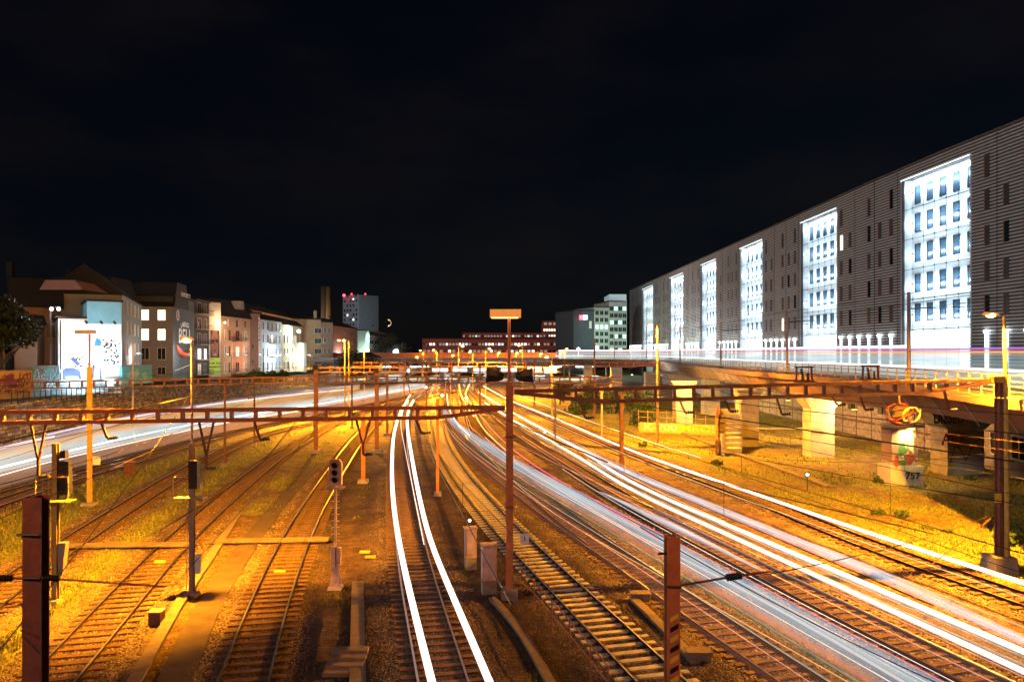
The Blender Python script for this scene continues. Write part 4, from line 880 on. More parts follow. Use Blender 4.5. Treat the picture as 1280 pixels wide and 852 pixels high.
# ---------------------------------------------------------------- houses
def window(root, pl, a, z, w_, h_, m, frame='white', sill=True, recess=True):
    mb = MB(); f = .07*max(1, w_)
    for (x0, x1, y0, y1) in ((a-w_/2-f, a+w_/2+f, z+h_, z+h_+f), (a-w_/2-f, a+w_/2+f, z-f, z), (a-w_/2-f, a-w_/2, z, z+h_), (a+w_/2, a+w_/2+f, z, z+h_), (a-.025, a+.025, z, z+h_)): pl.patch(mb, [(x0,y0),(x1,y0),(x1,y1),(x0,y1)], .08, 0, .08)
    fr = mb.build('window', frame, root)
    mb = MB(); pl.patch(mb, [(a-w_/2, z), (a+w_/2, z), (a+w_/2, z+h_), (a-w_/2, z+h_)], .03, 0, .03); mb.build('pane', m, fr); return fr
def house(label, a, b, depth, z0, z1, m, roof='flat', rh=2.5, name='house', cat='building', roofm='roof', side=1, group=None):
    a = Vector((*a, 0)); b = Vector((*b, 0)); u = (b-a).normalized(); n = Vector((u.y, -u.x, 0)); back = -n*depth
    r_ = thing(name, label, cat, (a.x, a.y, z0), 0, group or 'houses in the row on the left'); mb = MB(); V = lambda p, z: Vector((p.x, p.y, z))
    mb.hexa([V(a,z0), V(b,z0), V(b+back,z0), V(a+back,z0), V(a,z1), V(b,z1), V(b+back,z1), V(a+back,z1)]); mb.build('wall', m, r_)
    rb = MB(); o = .35; A, B, C_, D_ = a-u*o+n*o, b+u*o+n*o, b+u*o+back-n*o, a-u*o+back-n*o; z1r = z1+.02
    if roof == 'flat': rb.hexa([V(A,z1r), V(B,z1r), V(C_,z1r), V(D_,z1r), V(A,z1+.4), V(B,z1+.4), V(C_,z1+.4), V(D_,z1+.4)])
    elif roof == 'gable':   # ridge parallel to the front
        m1, m2 = (A+D_)/2, (B+C_)/2; rb.poly([V(A,z1r), V(B,z1r), V(m2,z1+rh), V(m1,z1+rh)]); rb.poly([V(C_,z1r), V(D_,z1r), V(m1,z1+rh), V(m2,z1+rh)]); rb.poly([V(B,z1r), V(C_,z1r), V(m2,z1+rh)]); rb.poly([V(D_,z1r), V(A,z1r), V(m1,z1+rh)]); rb.poly([V(A,z1r), V(D_,z1r), V(C_,z1r), V(B,z1r)])
    elif roof == 'mansard':
        k = min(2.2, depth*.3); A2, B2, C2, D2 = A-n*k, B-n*k, C_+n*k, D_+n*k
        rb.hexa([V(A,z1r), V(B,z1r), V(C_,z1r), V(D_,z1r), V(A2,z1+rh), V(B2,z1+rh), V(C2,z1+rh), V(D2,z1+rh)])
    rb.build('roof', roofm, r_); return r_, Plane((a.x, a.y, 0), u, n), (b-a).length
def win_rows(r_, pl, L, cols, zs, w_, h_, mats, frame='white', x0=.12, x1=.88):
    for i in range(cols):
        for j, z in enumerate(zs):
            k = (i*7+j*3+int(L*10)) % len(mats); window(r_, pl, L*(x0+(x1-x0)*(i+.5)/cols), z, w_, h_, mats[k], frame)
def balcony(r_, pl, a, z, w_, d_=1.2, m='darkmetal'):
    mb = MB(); c = [pl.at(a-w_/2, z, 0), pl.at(a+w_/2, z, 0), pl.at(a+w_/2, z, d_), pl.at(a-w_/2, z, d_)]; up = Vector((0,0,.15)); mb.hexa(c+[q+up for q in c]); f = mb.build('balcony', 'conc', r_)
    mb = MB(); c2 = [q+Vector((0,0,1.1)) for q in c]
    for p, q in ((0,3),(3,2),(2,1)):
        mb.bar(c2[p], c2[q], .06, .06); n = 7
        for i in range(n+1): t = c[p]+(c[q]-c[p])*(i/n); mb.bar(t+up, t+Vector((0,0,1.1)), .03, .03)
    mb.build('railing', m, f)
def chimney(r_, x, y, z, h, m='roof'): MB().box((x, y, z+h/2), (.9, .7, h)).build('chimney', m, r_)
H = {}
def col(n, c, **k): M[n] = mat(n, c, .85, 0, .18, .6, .15, 5, **k); return n
col('hbrown', (.24,.15,.10)); col('hgrey', (.33,.32,.32)); col('hbluegrey', (.30,.34,.36)); col('hslate', (.06,.075,.09)); col('hpeach', (.50,.30,.18)); col('horange', (.42,.16,.07)); col('hmauve', (.26,.17,.16)); col('hwhiteblue', (.52,.60,.66)); col('hcream', (.52,.47,.34)); col('hpale', (.48,.50,.44)); col('hred', (.30,.12,.09)); col('hmint', (.35,.52,.45)); col('hconc', (.30,.33,.36)); col('hdark', (.035,.03,.03))
U = ('winpane', 'winpaneblue')
DW = ['winpane', 'winpaneblue', 'winpane']
# brown house far left with pink gable roof
a = (DX(14, 98), 98); b = (DX(76, 101), 101)
r_, pl, L = house('brown house with pink-lit gable behind the left tree and double lamp', a, b, 12, 4.6, ZY(384, 99), 'hbrown', 'mansard', 4.2); window(r_, pl, 1.2, 11.5, 1.0, 1.9, 'winpane', 'hbrown'); window(r_, pl, L-1.2, 12, 1.0, 1.9, 'winpane', 'hbrown')
mb = MB(); y = 100.5; mb.poly([(DX(30, y), y, ZY(362, y)), (DX(103, y), y, ZY(362, y)), (DX(88, y), y+1, ZY(349, y)), (DX(48, y), y+1, ZY(349, y))]); mb.poly([(DX(30, y), y, ZY(362, y)), (DX(48, y), y+1, ZY(349, y)), (DX(48, y), y+8, ZY(351, y)), (DX(30, y), y+9, ZY(362, y))]); mb.poly([(DX(103, y), y, ZY(362, y)), (DX(103, y), y+9, ZY(362, y)), (DX(88, y), y+8, ZY(351, y)), (DX(88, y), y+1, ZY(349, y))]); mb.build('attic', 'roofpink', r_)
r2, pl2, L2 = house('low brown annex with sloping roof between tree and mural', (DX(18, 93), 93), (DX(46, 94), 94), 5, 4.6, ZY(404, 93), 'hbrown', 'gable', 1.2)
# mural house
a = (DX(73, 92), 92); b = (DX(152, 96), 96); zt1 = ZY(398, 93); zb1 = 5.0
r_, pl, L = house('house end wall covered by a brightly lit white and blue mural', a, b, 11, 4.6, zt1, 'whiteslat', 'flat')
M['mwhite'] = mat('mural_white', (.80,.86,.88), .7, 0, .05, 1); M['mblue'] = mat('mural_blue', (.06,.30,.50), .7, 0, .1, 1); M['mnavy'] = mat('mural_navy', (.08,.08,.22), .7, 0, .3, 1); M['mtan'] = mat('mural_tan', (.62,.38,.30), .7, 0, .15, 2); M['mcyan'] = mat('mural_cyan', (.10,.45,.62), .7, 0, .25, 1)
ax = L*(108-73)/79
for ch in list(r_.children):
    if ch.name.startswith('roof'): bpy.data.objects.remove(ch)
q0, q1, q2, q3 = pl.at(-.3, zt1+.02, .35), pl.at(ax-.02, zt1+.02, .35), pl.at(ax-.02, zt1+.02, -11), pl.at(-.3, zt1+.02, -11); up3 = Vector((0,0,.25)); MB().hexa([q0, q1, q2, q3, q0+up3, q1+up3, q2+up3, q3+up3]).build('roof', 'roof', r_)
up_ = pl.at(ax, 0, .045); ub = pl.at(L, 0, .045)
w2 = slab('upper_wall', Vector((up_.x, up_.y, 0)), Vector((ub.x, ub.y, 0)), zt1-.6, ZY(377, 95), 9, mat('upper_pale_blue', (.22,.52,.66), .7, 0, .12, .6), r_)
for z_ in (0,): q0, q1, q2, q3 = pl.at(ax-.2, ZY(377, 95), .1), pl.at(L+.2, ZY(377, 95), .1), pl.at(L+.2, ZY(377, 95), -9), pl.at(ax-.2, ZY(377, 95), -9); MB().hexa([q0, q1, q2, q3, q0+up3, q1+up3, q2+up3, q3+up3]).build('roof', 'roof', r_)
def mu(px, py): return (L*(px-73)/79, ZY(py, 93.5))
mb = MB(); pl.patch(mb, [mu(74,401), mu(151,401), mu(151,474), mu(74,474)], .03, 0, .03); pn = mb.build('mural', 'mwhite', r_)
mb = MB(); pl.patch(mb, [mu(78,474), mu(78,462), mu(82,459.5), mu(90,459), mu(98,462), mu(103,468), mu(106,474)], .045); pl.stroke(mb, [mu(90,448), mu(94,452), mu(97,455)], .45, .05); pl.patch(mb, [mu(112,474), mu(114,462), mu(117,452), mu(118,460), mu(116,474)], .047); pl.patch(mb, [mu(124,474), mu(124,455), mu(126,464), mu(126,474)], .049); mb.build('dark_shapes', 'mnavy', r_)
mb = MB(); pl.patch(mb, [mu(101,474), mu(99,462), mu(97,450), mu(100,446), mu(104,455), mu(110,452), mu(115,455), mu(113,466), mu(110,474)], .05); pl.patch(mb, [mu(118,474), mu(119,455), mu(121,440), mu(122.5,442), mu(123.5,460), mu(123,474)], .048)
for i in range(7): pl.stroke(mb, [mu(130+random.random()*6, 426+random.random()*6), mu(130+random.random()*6, 426+random.random()*6)], .15, .05)
mb.build('tan_shapes', 'mtan', r_)
mb = MB(); pl.patch(mb, [mu(118,427), mu(120,422), mu(124,424), mu(126,427), mu(125,432), mu(117,432)], .05); mb.build('blue_shape', 'mblue', r_)
mb = MB()
for i in range(46):
    x = 128+random.random()*21; y = 424+random.random()*30
    if i > 34: x = 92+random.random()*25; y = 444+random.random()*18
    dx, dy = (random.random()-.5)*4, (random.random()-.3)*4; pl.stroke(mb, [mu(x, y), mu(x+dx, y+dy)], .11+.12*random.random(), .055)
for x in (106, 125, 142): pl.stroke(mb, [mu(x, 401), mu(x+2, 403.5)], .3, .055)
pl.stroke(mb, [mu(75.5, 401), mu(75.5, 474)], .16, .06)
mb.build('ink_strokes', 'black', r_)
mb = MB()
for i in range(10): x = 82+i*1.5; pl.stroke(mb, [mu(x, 471.5), mu(x+.9, 471.2)], .22, .06)
mb.build('lettering_marks', 'letter', r_)
for i, px in enumerate((88, 112, 136)):
    q = pl.at(L*(px-73)/79, 4.9, 3.2); l_ = thing('mural_floodlight', ['left', 'middle', 'right'][i]+' ground floodlight aimed at the white mural', 'floodlight', tuple(q), 0, 'mural floodlights'); MB().box((q.x, q.y, 5.2), (.6, .3, .35)).build('housing', 'darkmetal', l_)
    light('SPOT', q+Vector((0,0,.6)), 2300, (.50,.86,1), .3, (pl.at(L*(px-73)/79, 10.5, 0)-q), 120, l_); light('POINT', q+Vector((2.2,-3,1.2)), 420, (.6,.85,1), .3, parent=l_)  # point light without fixture, added to brighten the stone wall below
# light lamps by the brown house
q = D(69, 386, 91); r_ = thing('double_lamp', 'small double white lamp glowing left of the mural', 'lamp', tuple(q))
for s_ in (-.45, .45): MB().sphere((q.x+s_, q.y, q.z), .2, 8, 6).build('bulb', 'whitelamp', r_)
MB().bar((q.x-.6, q.y, q.z+.25), (q.x+.6, q.y, q.z+.25), .1, .1).build('arm', 'darkmetal', r_); MB().tube([(q.x-.6, q.y, 4.6), (q.x-.6, q.y, q.z+.3)], .07, 6).build('post', 'darkmetal', r_)
light('POINT', q-Vector((0,.8,.4)), 500, (1,.9,.8), .3, parent=r_)
# blue-grey house right of mural
r_, pl, L = house('blue-grey house between the mural and the grey corner house', (DX(153, 108), 108), (DX(177, 133), 133), 10, 4.5, ZY(375, 118), 'hbluegrey', 'gable', 4.5)
win_rows(r_, pl, L, 4, (6.2, 9.5, 12.8, 16.0), 1.1, 1.9, ['winpaneblue', 'winpane', 'winpaneblue'], 'white')
for x, y in ((-75, 122), (-78, 112)): chimney(r_, x, y, 20, 4)
# grey corner house with lit windows
a = (DX(176, 136), 136); b = (DX(216, 137), 137)
r_, pl, L = house('grey corner house with four bright warm windows beside the dark banner', a, b, 10, 4.4, ZY(383, 136), 'hgrey', 'mansard', 4.8)
for i, px in enumerate((181.3, 202)):
    for j, (y0, y1) in enumerate(((400, 387), (425, 411), (449, 435), (468, 459))):
        window(r_, pl, L*(px-176)/40, ZY(y0, 136), 1.35, ZY(y1, 136)-ZY(y0, 136), 'litwarm' if j < 2 else 'winpane', 'white' if j > 1 else 'hbrown')
# banner side facing the tracks
a = (DX(216, 137), 137.05); b = (DX(243, 152), 152)
r_, pl, L = house('dark grey side wall carrying the white BELL lettering and red sausage', a, b, 9, 4.4, ZY(374, 144), 'hslate', 'flat', name='banner_house')
lv = lambda px, py: (L*(px-216)/27*1.0, ZY(py, 137+15*(px-216)/27))
def pat(pts, m, nm, off=.03, lab=None): mb = MB(); pl.patch(mb, pts, off, 0, .02); o = mb.build(nm, m, r_); return o
c_ = lv(221.7, 394); mb = MB(); pl.patch(mb, [(c_[0]+1.15*math.cos(t*.3927), c_[1]+1.0*math.sin(t*.3927)) for t in range(16)], .04); mb.build('emblem', 'letter', r_)
mb = MB(); pl.patch(mb, [(c_[0]+.95*math.cos(t*.3927), c_[1]+.82*math.sin(t*.3927)) for t in range(16)], .06); mb.build('emblem', 'gred', r_)
q = pl.at(c_[0], c_[1], .09); text('B', q, pl.u, 1.5, 'letter', r_, squash=.8)
for i, ch in enumerate('LABELCO'):
    t = (i-3)/3; px = 229.8+t*4.3; c = lv(px, 405.6+1.6*t*t); q = pl.at(c[0], c[1], .06); text(ch, q, pl.u*1.0+Vector((0,0,-.28*t)), 1.3, 'letter', r_, squash=1.35, v=(pl.u*(.28*t)+Vector((0,0,1))).normalized())
c = lv(230.5, 421); q = pl.at(c[0], c[1], .06); text('BELL', q, pl.u, 4.0, 'letter', r_, squash=1.15)
mb = MB(); pp = [(219.5,432,1.0),(221,436,1.7),(224,440.5,2.3),(228,443,2.7),(232,442.5,2.6),(236,440,2.3)]; pts = [lv(x, y) for x, y, _ in pp]
mb.tube([pl.at(a_, b_, .12) for a_, b_ in pts], [w_*.24 for *_, w_ in pp], 8); mb.build('sausage', mat('salmon_red', (.65,.10,.05), .6, 0, .1), r_, smooth=True)
mb = MB(); pl.stroke(mb, [lv(x, y) for x, y in ((218,463),(226,460),(232,457.5),(237,456))], .12, .04); mb.build('line_mark', 'letter', r_)
text('DEPOSITO', pl.at(L*.5, ZY(369.5, 144), .3), pl.u, 1.3, 'letter', r_, squash=1.1)
# balconies block
r_, pl, L = house('dark balcony house between the banner wall and the face poster tower', (DX(243.5, 153), 153), (DX(261, 163), 163), 9, 4.3, ZY(377, 158), 'hdark', 'flat')
for z in (5, 8.3, 11.6, 14.9, 18.2): window(r_, pl, L*.3, z+.2, 2.2, 2.2, 'litwarm' if z == 8.3 else ('litdim' if z == 5 else 'winpane'), 'hgrey'); window(r_, pl, L*.72, z+.2, 1.6, 2.2, 'litwhite' if z == 8.3 else 'winpane', 'hgrey'); balcony(r_, pl, L*.5, z, L*.9, 1.3)
# poster tower
a = (DX(261.5, 163), 163); b = (DX(276, 165), 165)
r_, pl, L = house('narrow pale tower with a dark face poster over a lime green panel', a, b, 8, 4.3, ZY(378, 164), 'hpale', 'flat'); fv = lambda px, py: (L*(px-261.5)/14.5, ZY(py, 164))
pat([fv(263,447), fv(274,447), fv(274,413), fv(263,413)], 'black', 'poster', .04)
M['skin'] = mat('poster_skin', (.30,.13,.10), .7, 0, .35, .8)
pat([fv(265.5,446), fv(271.5,446), fv(273,438), fv(273,420), fv(271,413.2), fv(266,413.2), fv(264,420), fv(264,438)], 'skin', 'face', .06)
mb = MB(); pl.patch(mb, [fv(264.3,428), fv(268,427), fv(268,424), fv(264.3,424)], .075); pl.patch(mb, [fv(269,427), fv(272.6,428), fv(272.6,424), fv(269,424)], .075); pl.patch(mb, [fv(267.6,438.5), fv(269.6,438.5), fv(269.2,437), fv(268,437)], .075); mb.build('eyes', 'black', r_)
mb = MB(); pl.patch(mb, [fv(266.5,442.5), fv(270.5,442.5), fv(268.5,443.5)], .08); mb.build('mouth', 'letter', r_)
pat([fv(262.3,466), fv(274.6,466), fv(274.6,447.3), fv(262.3,447.3)], mat('lime_panel', (.42,.68,.08), .7, 0, .1, 1, emis=(.42,.68,.08), es=.12), 'lime_panel', .05)
for y in (454, 458.5): text('BE MY BEST' if y < 456 else 'MOMENT', pl.at(L*.47, ZY(y, 164), .09), pl.u, .62, 'black', r_)
text('. ..', pl.at(L*.5, ZY(381, 164), .09), pl.u, 1, 'black', r_)
# orange lit houses
def lamp_wall(px, py, Y, label, e=900, colr=(1,.55,.3), m='litwarm', rad=.22):
    q = D(px, py, Y); r_ = thing('wall_lamp', label, 'lamp', tuple(q), 0, 'lamps on the house fronts'); MB().sphere(q, rad, 8, 6).build('bulb', m, r_); MB().box((q.x, q.y+.3, q.z+.3), (.3, .5, .1)).build('bracket', 'darkmetal', r_)
    light('POINT', q+Vector((.4,-.5,-.2)), e, colr, .3, parent=r_)
def added_street_lamp(x, y, z0, label, e=3500, colr=(.9,.97,1), h=5.5, m='whitelamp'):
    r_ = thing('added_street_lamp', label, 'street lamp', (x, y, z0), 0, 'added street lamps on the terrace'); MB().tube([(x, y, z0), (x, y, z0+h), (x-.6, y, z0+h+.2)], [.09, .06, .05], 6).build('post', 'darkmetal', r_); MB().box((x-.8, y, z0+h+.2), (.5, .25, .1)).build('lamp_head', 'darkmetal', r_); MB().box((x-.8, y, z0+h+.13), (.35, .2, .03)).build('lens', m, r_)
    light('POINT', (x-.8, y, z0+h-.2), e*.75, colr, .2, parent=r_)
r_, pl, L = house('orange and peach lit house with balconies right of the poster tower', (DX(277, 166), 166), (DX(313, 184), 184), 10, 4.2, ZY(397, 175), 'hpeach', 'mansard', 4.2)
mb = MB(); pl.patch(mb, [(L*.36, 4.3), (L*.7, 4.3), (L*.7, 14.5), (L*.36, 14.5)], .02, 0, .02); mb.build('bay', 'horange', r_)
for z in (5.2, 9.0, 12.8): window(r_, pl, L*.12, z, 1.0, 2.4, 'winpane', 'white'); window(r_, pl, L*.25, z, .9, 2.4, 'winpane', 'horange'); window(r_, pl, L*.52, z, 2.2, 2.3, 'winpane' if z != 9 else 'litdim', 'horange'); balcony(r_, pl, L*.53, z-.3, L*.38, 1.3); window(r_, pl, L*.82, z, 1.0, 2.3, 'winpane', 'white')
for a_ in (.2, .5, .8): window(r_, pl, L*a_, 16.1, 1.0, 1.7, 'litdim' if a_ == .2 else 'winpane', 'hpeach')
lamp_wall(281, 403, 164.5, 'warm lamp on the upper left of the peach house', 1400, (1,.5,.25)); 
for px in (288, 301): x = DX(px, 175); MB().box((x-1.5, 177, 21.5), (2.2, 2.5, 2.0)).build('dormer', 'hgrey', r_)
r_, pl, L = house('narrow mauve tower with a vertical white lettered strip', (DX(313.5, 184.5), 184.5), (DX(325, 187), 187), 8, 4.2, ZY(392, 186), 'hmauve', 'flat')
mb = MB(); pl.patch(mb, [(L*.82, 6), (L*.98, 6), (L*.98, 19), (L*.82, 19)], .05, 0, .05); mb.build('sign_strip', 'white', r_)
for i, ch in enumerate('GLASSA'): text(ch, pl.at(L*.9, 18.2-i*1.0, .08), pl.u, .9, 'black', r_)
for z in (7, 11): window(r_, pl, L*.2, z, .6, 1, 'winpane', 'hgrey')
r_, pl, L = house('white-blue lit house front with balconies and one warm window', (DX(325.5, 188), 188), (DX(352, 208), 208), 10, 4.1, ZY(401, 198), 'hwhiteblue', 'gable', 4.5)
for j, z in enumerate((5.2, 8.9, 12.6, 16.0)):
    for i, a_ in enumerate((.12, .32, .52, .72, .9)): window(r_, pl, L*a_, z, 1.1, 2.1, 'litwarm' if (j == 2 and i == 2) else ('winpaneblue' if (i+j) % 2 else 'winpane'), 'white')
    if j: balcony(r_, pl, L*.52, z-.3, 6, 1.2, 'hwhiteblue')
mb = MB(); x = DX(321, 190); mb.bar((x-1, 188, ZY(388, 188)), (x+9.5, 200, ZY(402, 200)), .3, .5); mb.build('gable_edge', 'hpeach', r_)
r_, pl, L = house('cream house with bay windows between white-blue house and blank wall', (DX(352.5, 208.5), 208.5), (DX(378, 232), 232), 10, 4.0, ZY(407, 220), 'hcream', 'gable', 4.5)
for j, z in enumerate((5.0, 8.9, 12.8)):
    for i, a_ in enumerate((.1, .26, .5, .66, .86)): window(r_, pl, L*a_, z, 1.2, 2.2, 'winpane' if (i+j) % 3 else 'winpaneblue', 'white')
balcony(r_, pl, L*.6, 12.5, 9, 1.4, 'hpale'); window(r_, pl, L*.4, 15.6, 3.2, 1.9, 'litwhite', 'white')
mb = MB(); c = pl.at(L*.72, 0, 1.2); mb.box((c.x, c.y, 8.5), (2.6, 5, 9.0), math.atan2(pl.u.y, pl.u.x)-R(90)); mb.build('bay', 'hpale', r_)
lamp_wall(373.5, 414, 218, 'very bright greenish white lamp washing the cream wall', 4500, (.85,1,.82), 'whitelamp', .5)
r_, pl, L = house('big blank cream end wall glowing beside the bright lamp', (DX(365, 240), 240), (DX(401, 246), 246), 14, 4.0, ZY(399, 243), 'hcream', 'flat'); chimney(r_, DX(393, 245), 246, ZY(399, 243), 3, 'hcream')
for z in (6, 9.5, 13, 16.5): window(r_, pl, L*.9, z, 2.4, 1.6, 'winpaneblue', 'white')
r_, pl, L = house('grey narrow block below the twin brown chimneys', (DX(401.5, 246.5), 246.5), (DX(416, 252), 252), 12, 4.0, ZY(403, 250), 'hgrey', 'flat')
win_rows(r_, pl, L, 2, (6, 9.5, 13, 16.5), 1.3, 1.9, ['winpane', 'winpaneblue'])
for i, px in enumerate((404, 410)):
    x = DX(px, 300); c_ = MB().tube([(x, 300, 4), (x, 300, ZY(358+i*.3, 300))], 1.05, 12).build('chimney_stack', mat('brown_metal_stack%d' % i, (.30,.19,.09) if i else (.16,.13,.11), .4, .5, .1), smooth=True, label=['left dark grey-brown chimney pipe of the tall pair', 'right golden brown chimney pipe of the tall pair'][i], cat='chimney', group='tall chimney pair')
q = Vector((DX(412, 285), 285, 24)); fl = thing('roof_floodlight', 'added floodlight at the foot of the twin chimneys', 'floodlight', tuple(q)); MB().box(tuple(q), (.8, .6, .5)).build('housing', 'darkmetal', fl); light('SPOT', q+Vector((0,.5,.6)), 6000, (1,.7,.35), .3, (-.1,1,.55), 90, fl)  # added spot that gives the chimneys their golden light
r_, pl, L = house('brick-red house behind the orange lamp masts', (DX(416.5, 262), 262), (DX(446, 300), 300), 16, 3.8, ZY(409, 280), 'hred', 'gable', 3.5)
win_rows(r_, pl, L, 7, (6, 9.5, 13, 16.3), 1.3, 2.0, ['winpane', 'winpane', 'winpaneblue'], 'hmauve', .3, 1)
MB().box((DX(424, 255), 256, 5.5), (3.6, 3, 3)).build('shed', 'gcy', label='small blue shed below the brick-red house', cat='shed')
# distant tower with red beacons
Y = 480; a = (DX(428.5, Y), Y); b = (DX(448, Y-12), Y-12)
r_, pl, L = house('high-rise tower with red beacons on its roof', a, b, 16, 3, ZY(370, Y), 'hconc', 'flat', name='tower_block', group='far buildings')
for i in range(5):
    for j in range(12):
        if (i*5+j*3) % 4 < 3: window(r_, pl, L*(.12+.19*i), 12+j*3.1, 1.7, 1.5, {(1, 7): 'litwhite', (3, 6): 'litwhite', (1,4): 'litwarm', (2,3): 'litwhite', (3,3): 'litcool'}.get((i, j), 'winpane'), 'hconc')
a2, b2 = Vector((DX(448, Y-12), Y-12, 0)), Vector((DX(465.5, Y+18), Y+18, 0)); u_ = (b2-a2).normalized(); nrm = Vector((u_.y, -u_.x, 0))
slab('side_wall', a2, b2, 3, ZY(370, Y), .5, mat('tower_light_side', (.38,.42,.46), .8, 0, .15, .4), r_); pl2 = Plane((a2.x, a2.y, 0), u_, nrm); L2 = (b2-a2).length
for i in range(5):
    for j in range(12):
        if (i*3+j*7) % 5 < 3: window(r_, pl2, L2*(.12+.19*i), 12+j*3.1, 2.6, 1.7, 'winpane', 'hconc')
q = Vector((DX(470, 440), 430, 26)); fl = thing('roof_floodlight', 'added floodlight on the office roof lighting the high-rise tower side', 'floodlight', tuple(q)); MB().box(tuple(q), (1, .8, .6)).build('housing', 'darkmetal', fl); light('SPOT', q+Vector((0,1,.6)), 13000, (.75,.9,1), .4, (pl2.at(L2/2, 30, 0)-q), 100, fl)  # added spot that brightens the tower side
for px, py in ((430.5, 370), (448, 370), (463.5, 370.5), (440, 368.5), (457, 368.5)): q = D(px, py, Y-6 if px < 450 else Y); MB().sphere(q+Vector((0,-1,.4)), .95 if px in (430.5, 448) else .55, 8, 6).build('beacon', 'redlamp', r_)
q = D(442.5, 374, Y-12); MB().sphere(q+Vector((0,-2,0)), .6, 8, 6).build('lamp', 'litwhite', r_)
r_, pl, L = house('mint-lit building side with white glow left of the long office block', (DX(447, 330), 330), (DX(461, 335), 335), 14, 3.5, ZY(413, 332), 'hmint', 'flat', group='far buildings')
q = pl.at(L*.8, 21, 2); light('SPOT', q, 9000, (.5,1,.8), .3, (0, 1, -2.5), 60, r_)
r_, pl, L = house('long pale office block with window bands left of the moon', (DX(461.5, 336), 336), (DX(483, 400), 400), 18, 3.5, ZY(418, 360), 'hconc', 'flat', group='far buildings')
for z in (6, 10, 14, 18):
    for i in range(4): window(r_, pl, L*(.125+.25*i), z, L*.22, 1.6, 'winpane' if z != 14 else 'winpaneblue', 'hpale')
r_, pl, L = house('far white low building with an orange-lit corner', (DX(488, 380), 380), (DX(507, 392), 392), 12, 3, ZY(431, 385), 'hwhiteblue', 'flat', group='far buildings'); win_rows(r_, pl, L, 3, (5, 9), 1.5, 1.6, ['winpane', 'litdim'])
r_, pl, L = house('small lit white pavilion beside the dark red building', (DX(513, 330), 330), (DX(527, 332), 332), 8, 3, ZY(443, 331), 'hwhiteblue', 'flat', group='far buildings')
for i in range(5): window(r_, pl, L*(.1+.2*i), 4.5, .8, 3, 'litwhite', 'hpale')
r_, pl, L = house('white shed-roofed house below the mint-lit building', (DX(462, 250), 250), (DX(479, 256), 256), 9, 3.3, ZY(449, 252), 'hpale', 'gable', 2.5, group='far buildings'); win_rows(r_, pl, L, 4, (4.2,), .9, 1.6, ['winpane', 'litdim'])
lamp_wall(495, 440, 300, 'brilliant white floodlight in front of the far white building', 7000, (.8,.95,1), 'whitelamp', 1.2)
lamp_wall(493, 449.5, 300, 'orange lamp just under the brilliant white floodlight', 5000, SOD, 'sodiumfar', .8)
# roofs behind the left row
for i, (x0, x1, Yd, yt, yb) in enumerate(((60, 130, 125, 345, 372), (125, 172, 150, 352, 380), (160, 212, 165, 363, 390))):
    a = (DX(x0, Yd), Yd); b = (DX(x1, Yd), Yd); house(['dark tall roof house behind the mural', 'dark roofed house behind the blue-grey house', 'dark roofed house behind the grey corner house'][i], a, b, 10, 5, ZY(yb, Yd), 'hdark', 'mansard', ZY(yt, Yd)-ZY(yb, Yd))
# street lamps added on the terrace to light the house fronts
for i, (x, y, e_) in enumerate(((-60.5, 118, 700), (-60.5, 138, 1100), (-60.8, 156, 1500), (-60.8, 176, 2200), (-61, 197, 2800), (-61.5, 220, 2800), (-62, 270, 3000), (-62, 330, 4000))):
    added_street_lamp(x, y, 4.2-.006*(y-118), ['added street lamp before the blue-grey house', 'added street lamp before the banner wall', 'added street lamp before the balcony house', 'added street lamp before the peach house', 'added street lamp before the white-blue house', 'added street lamp before the cream house', 'added street lamp before the brick-red house', 'added street lamp before the office block'][i], e_*1.6, (1,.75,.55) if i in (3,) else (.75,.92,1) if i in (4,) else (1,.95,.85))

# ---------------------------------------------------------------- trees and bushes
def tree(x, y, z0, h, cr_, label, n=2600, m='foliage', trunk=True, cat='tree', name='tree', leaf=.22, seed=1, flat=1.0, group=None):
    g = np.random.default_rng(seed); r_ = thing(name, label, cat, (x, y, z0), 0, group)
    if trunk:
        mb = MB(); mb.tube([(x, y, z0), (x+.1, y, z0+h*.3), (x, y+.1, z0+h*.7)], [h*.03, h*.022, h*.01], 8)
        for i in range(6): a = i*1.05; mb.tube([(x, y, z0+h*(.3+.05*i)), (x+cr_*.6*math.cos(a), y+cr_*.6*math.sin(a), z0+h*(.5+.06*i))], [h*.012, h*.004], 5)
        mb.build('trunk', 'bark', r_)
    k = 16; cc = g.normal(size=(k, 3)); cc /= np.linalg.norm(cc, axis=1)[:, None]; cc *= g.random((k, 1))**.5*cr_*.7; cc[:, 2] *= flat*1.1; cs = cr_*(.25+.25*g.random(k))
    ci = g.integers(0, k, n); d = g.normal(size=(n, 3)); d /= np.linalg.norm(d, axis=1)[:, None]; P = cc[ci]+d*(cs[ci]*g.random(n)**.4)[:, None]
    P += np.array([x, y, z0+(h-cr_*flat if trunk else cr_*flat*.6)]); u = g.normal(size=(n, 3)); u /= np.linalg.norm(u, axis=1)[:, None]; v = np.cross(u, g.normal(size=(n, 3))); v /= np.linalg.norm(v, axis=1)[:, None]; s = leaf*(.6+.8*g.random((n, 1)))
    V = np.stack([P-u*s, P+v*s*.6, P+u*s, P-v*s*.6], 1)
    o = fast_mesh('crown' if trunk else 'foliage', V.reshape(-1, 3), np.arange(4*n).reshape(-1, 4), M[m], 4); o.parent = r_; o.matrix_parent_inverse = r_.matrix_basis.inverted(); return r_
tree(DX(2, 84), 84, 4.7, 12.5, 4.2, 'leafy green tree cut by the left edge above the ochre graffiti wall', 5200, 'foliage2', seed=3, leaf=.26)
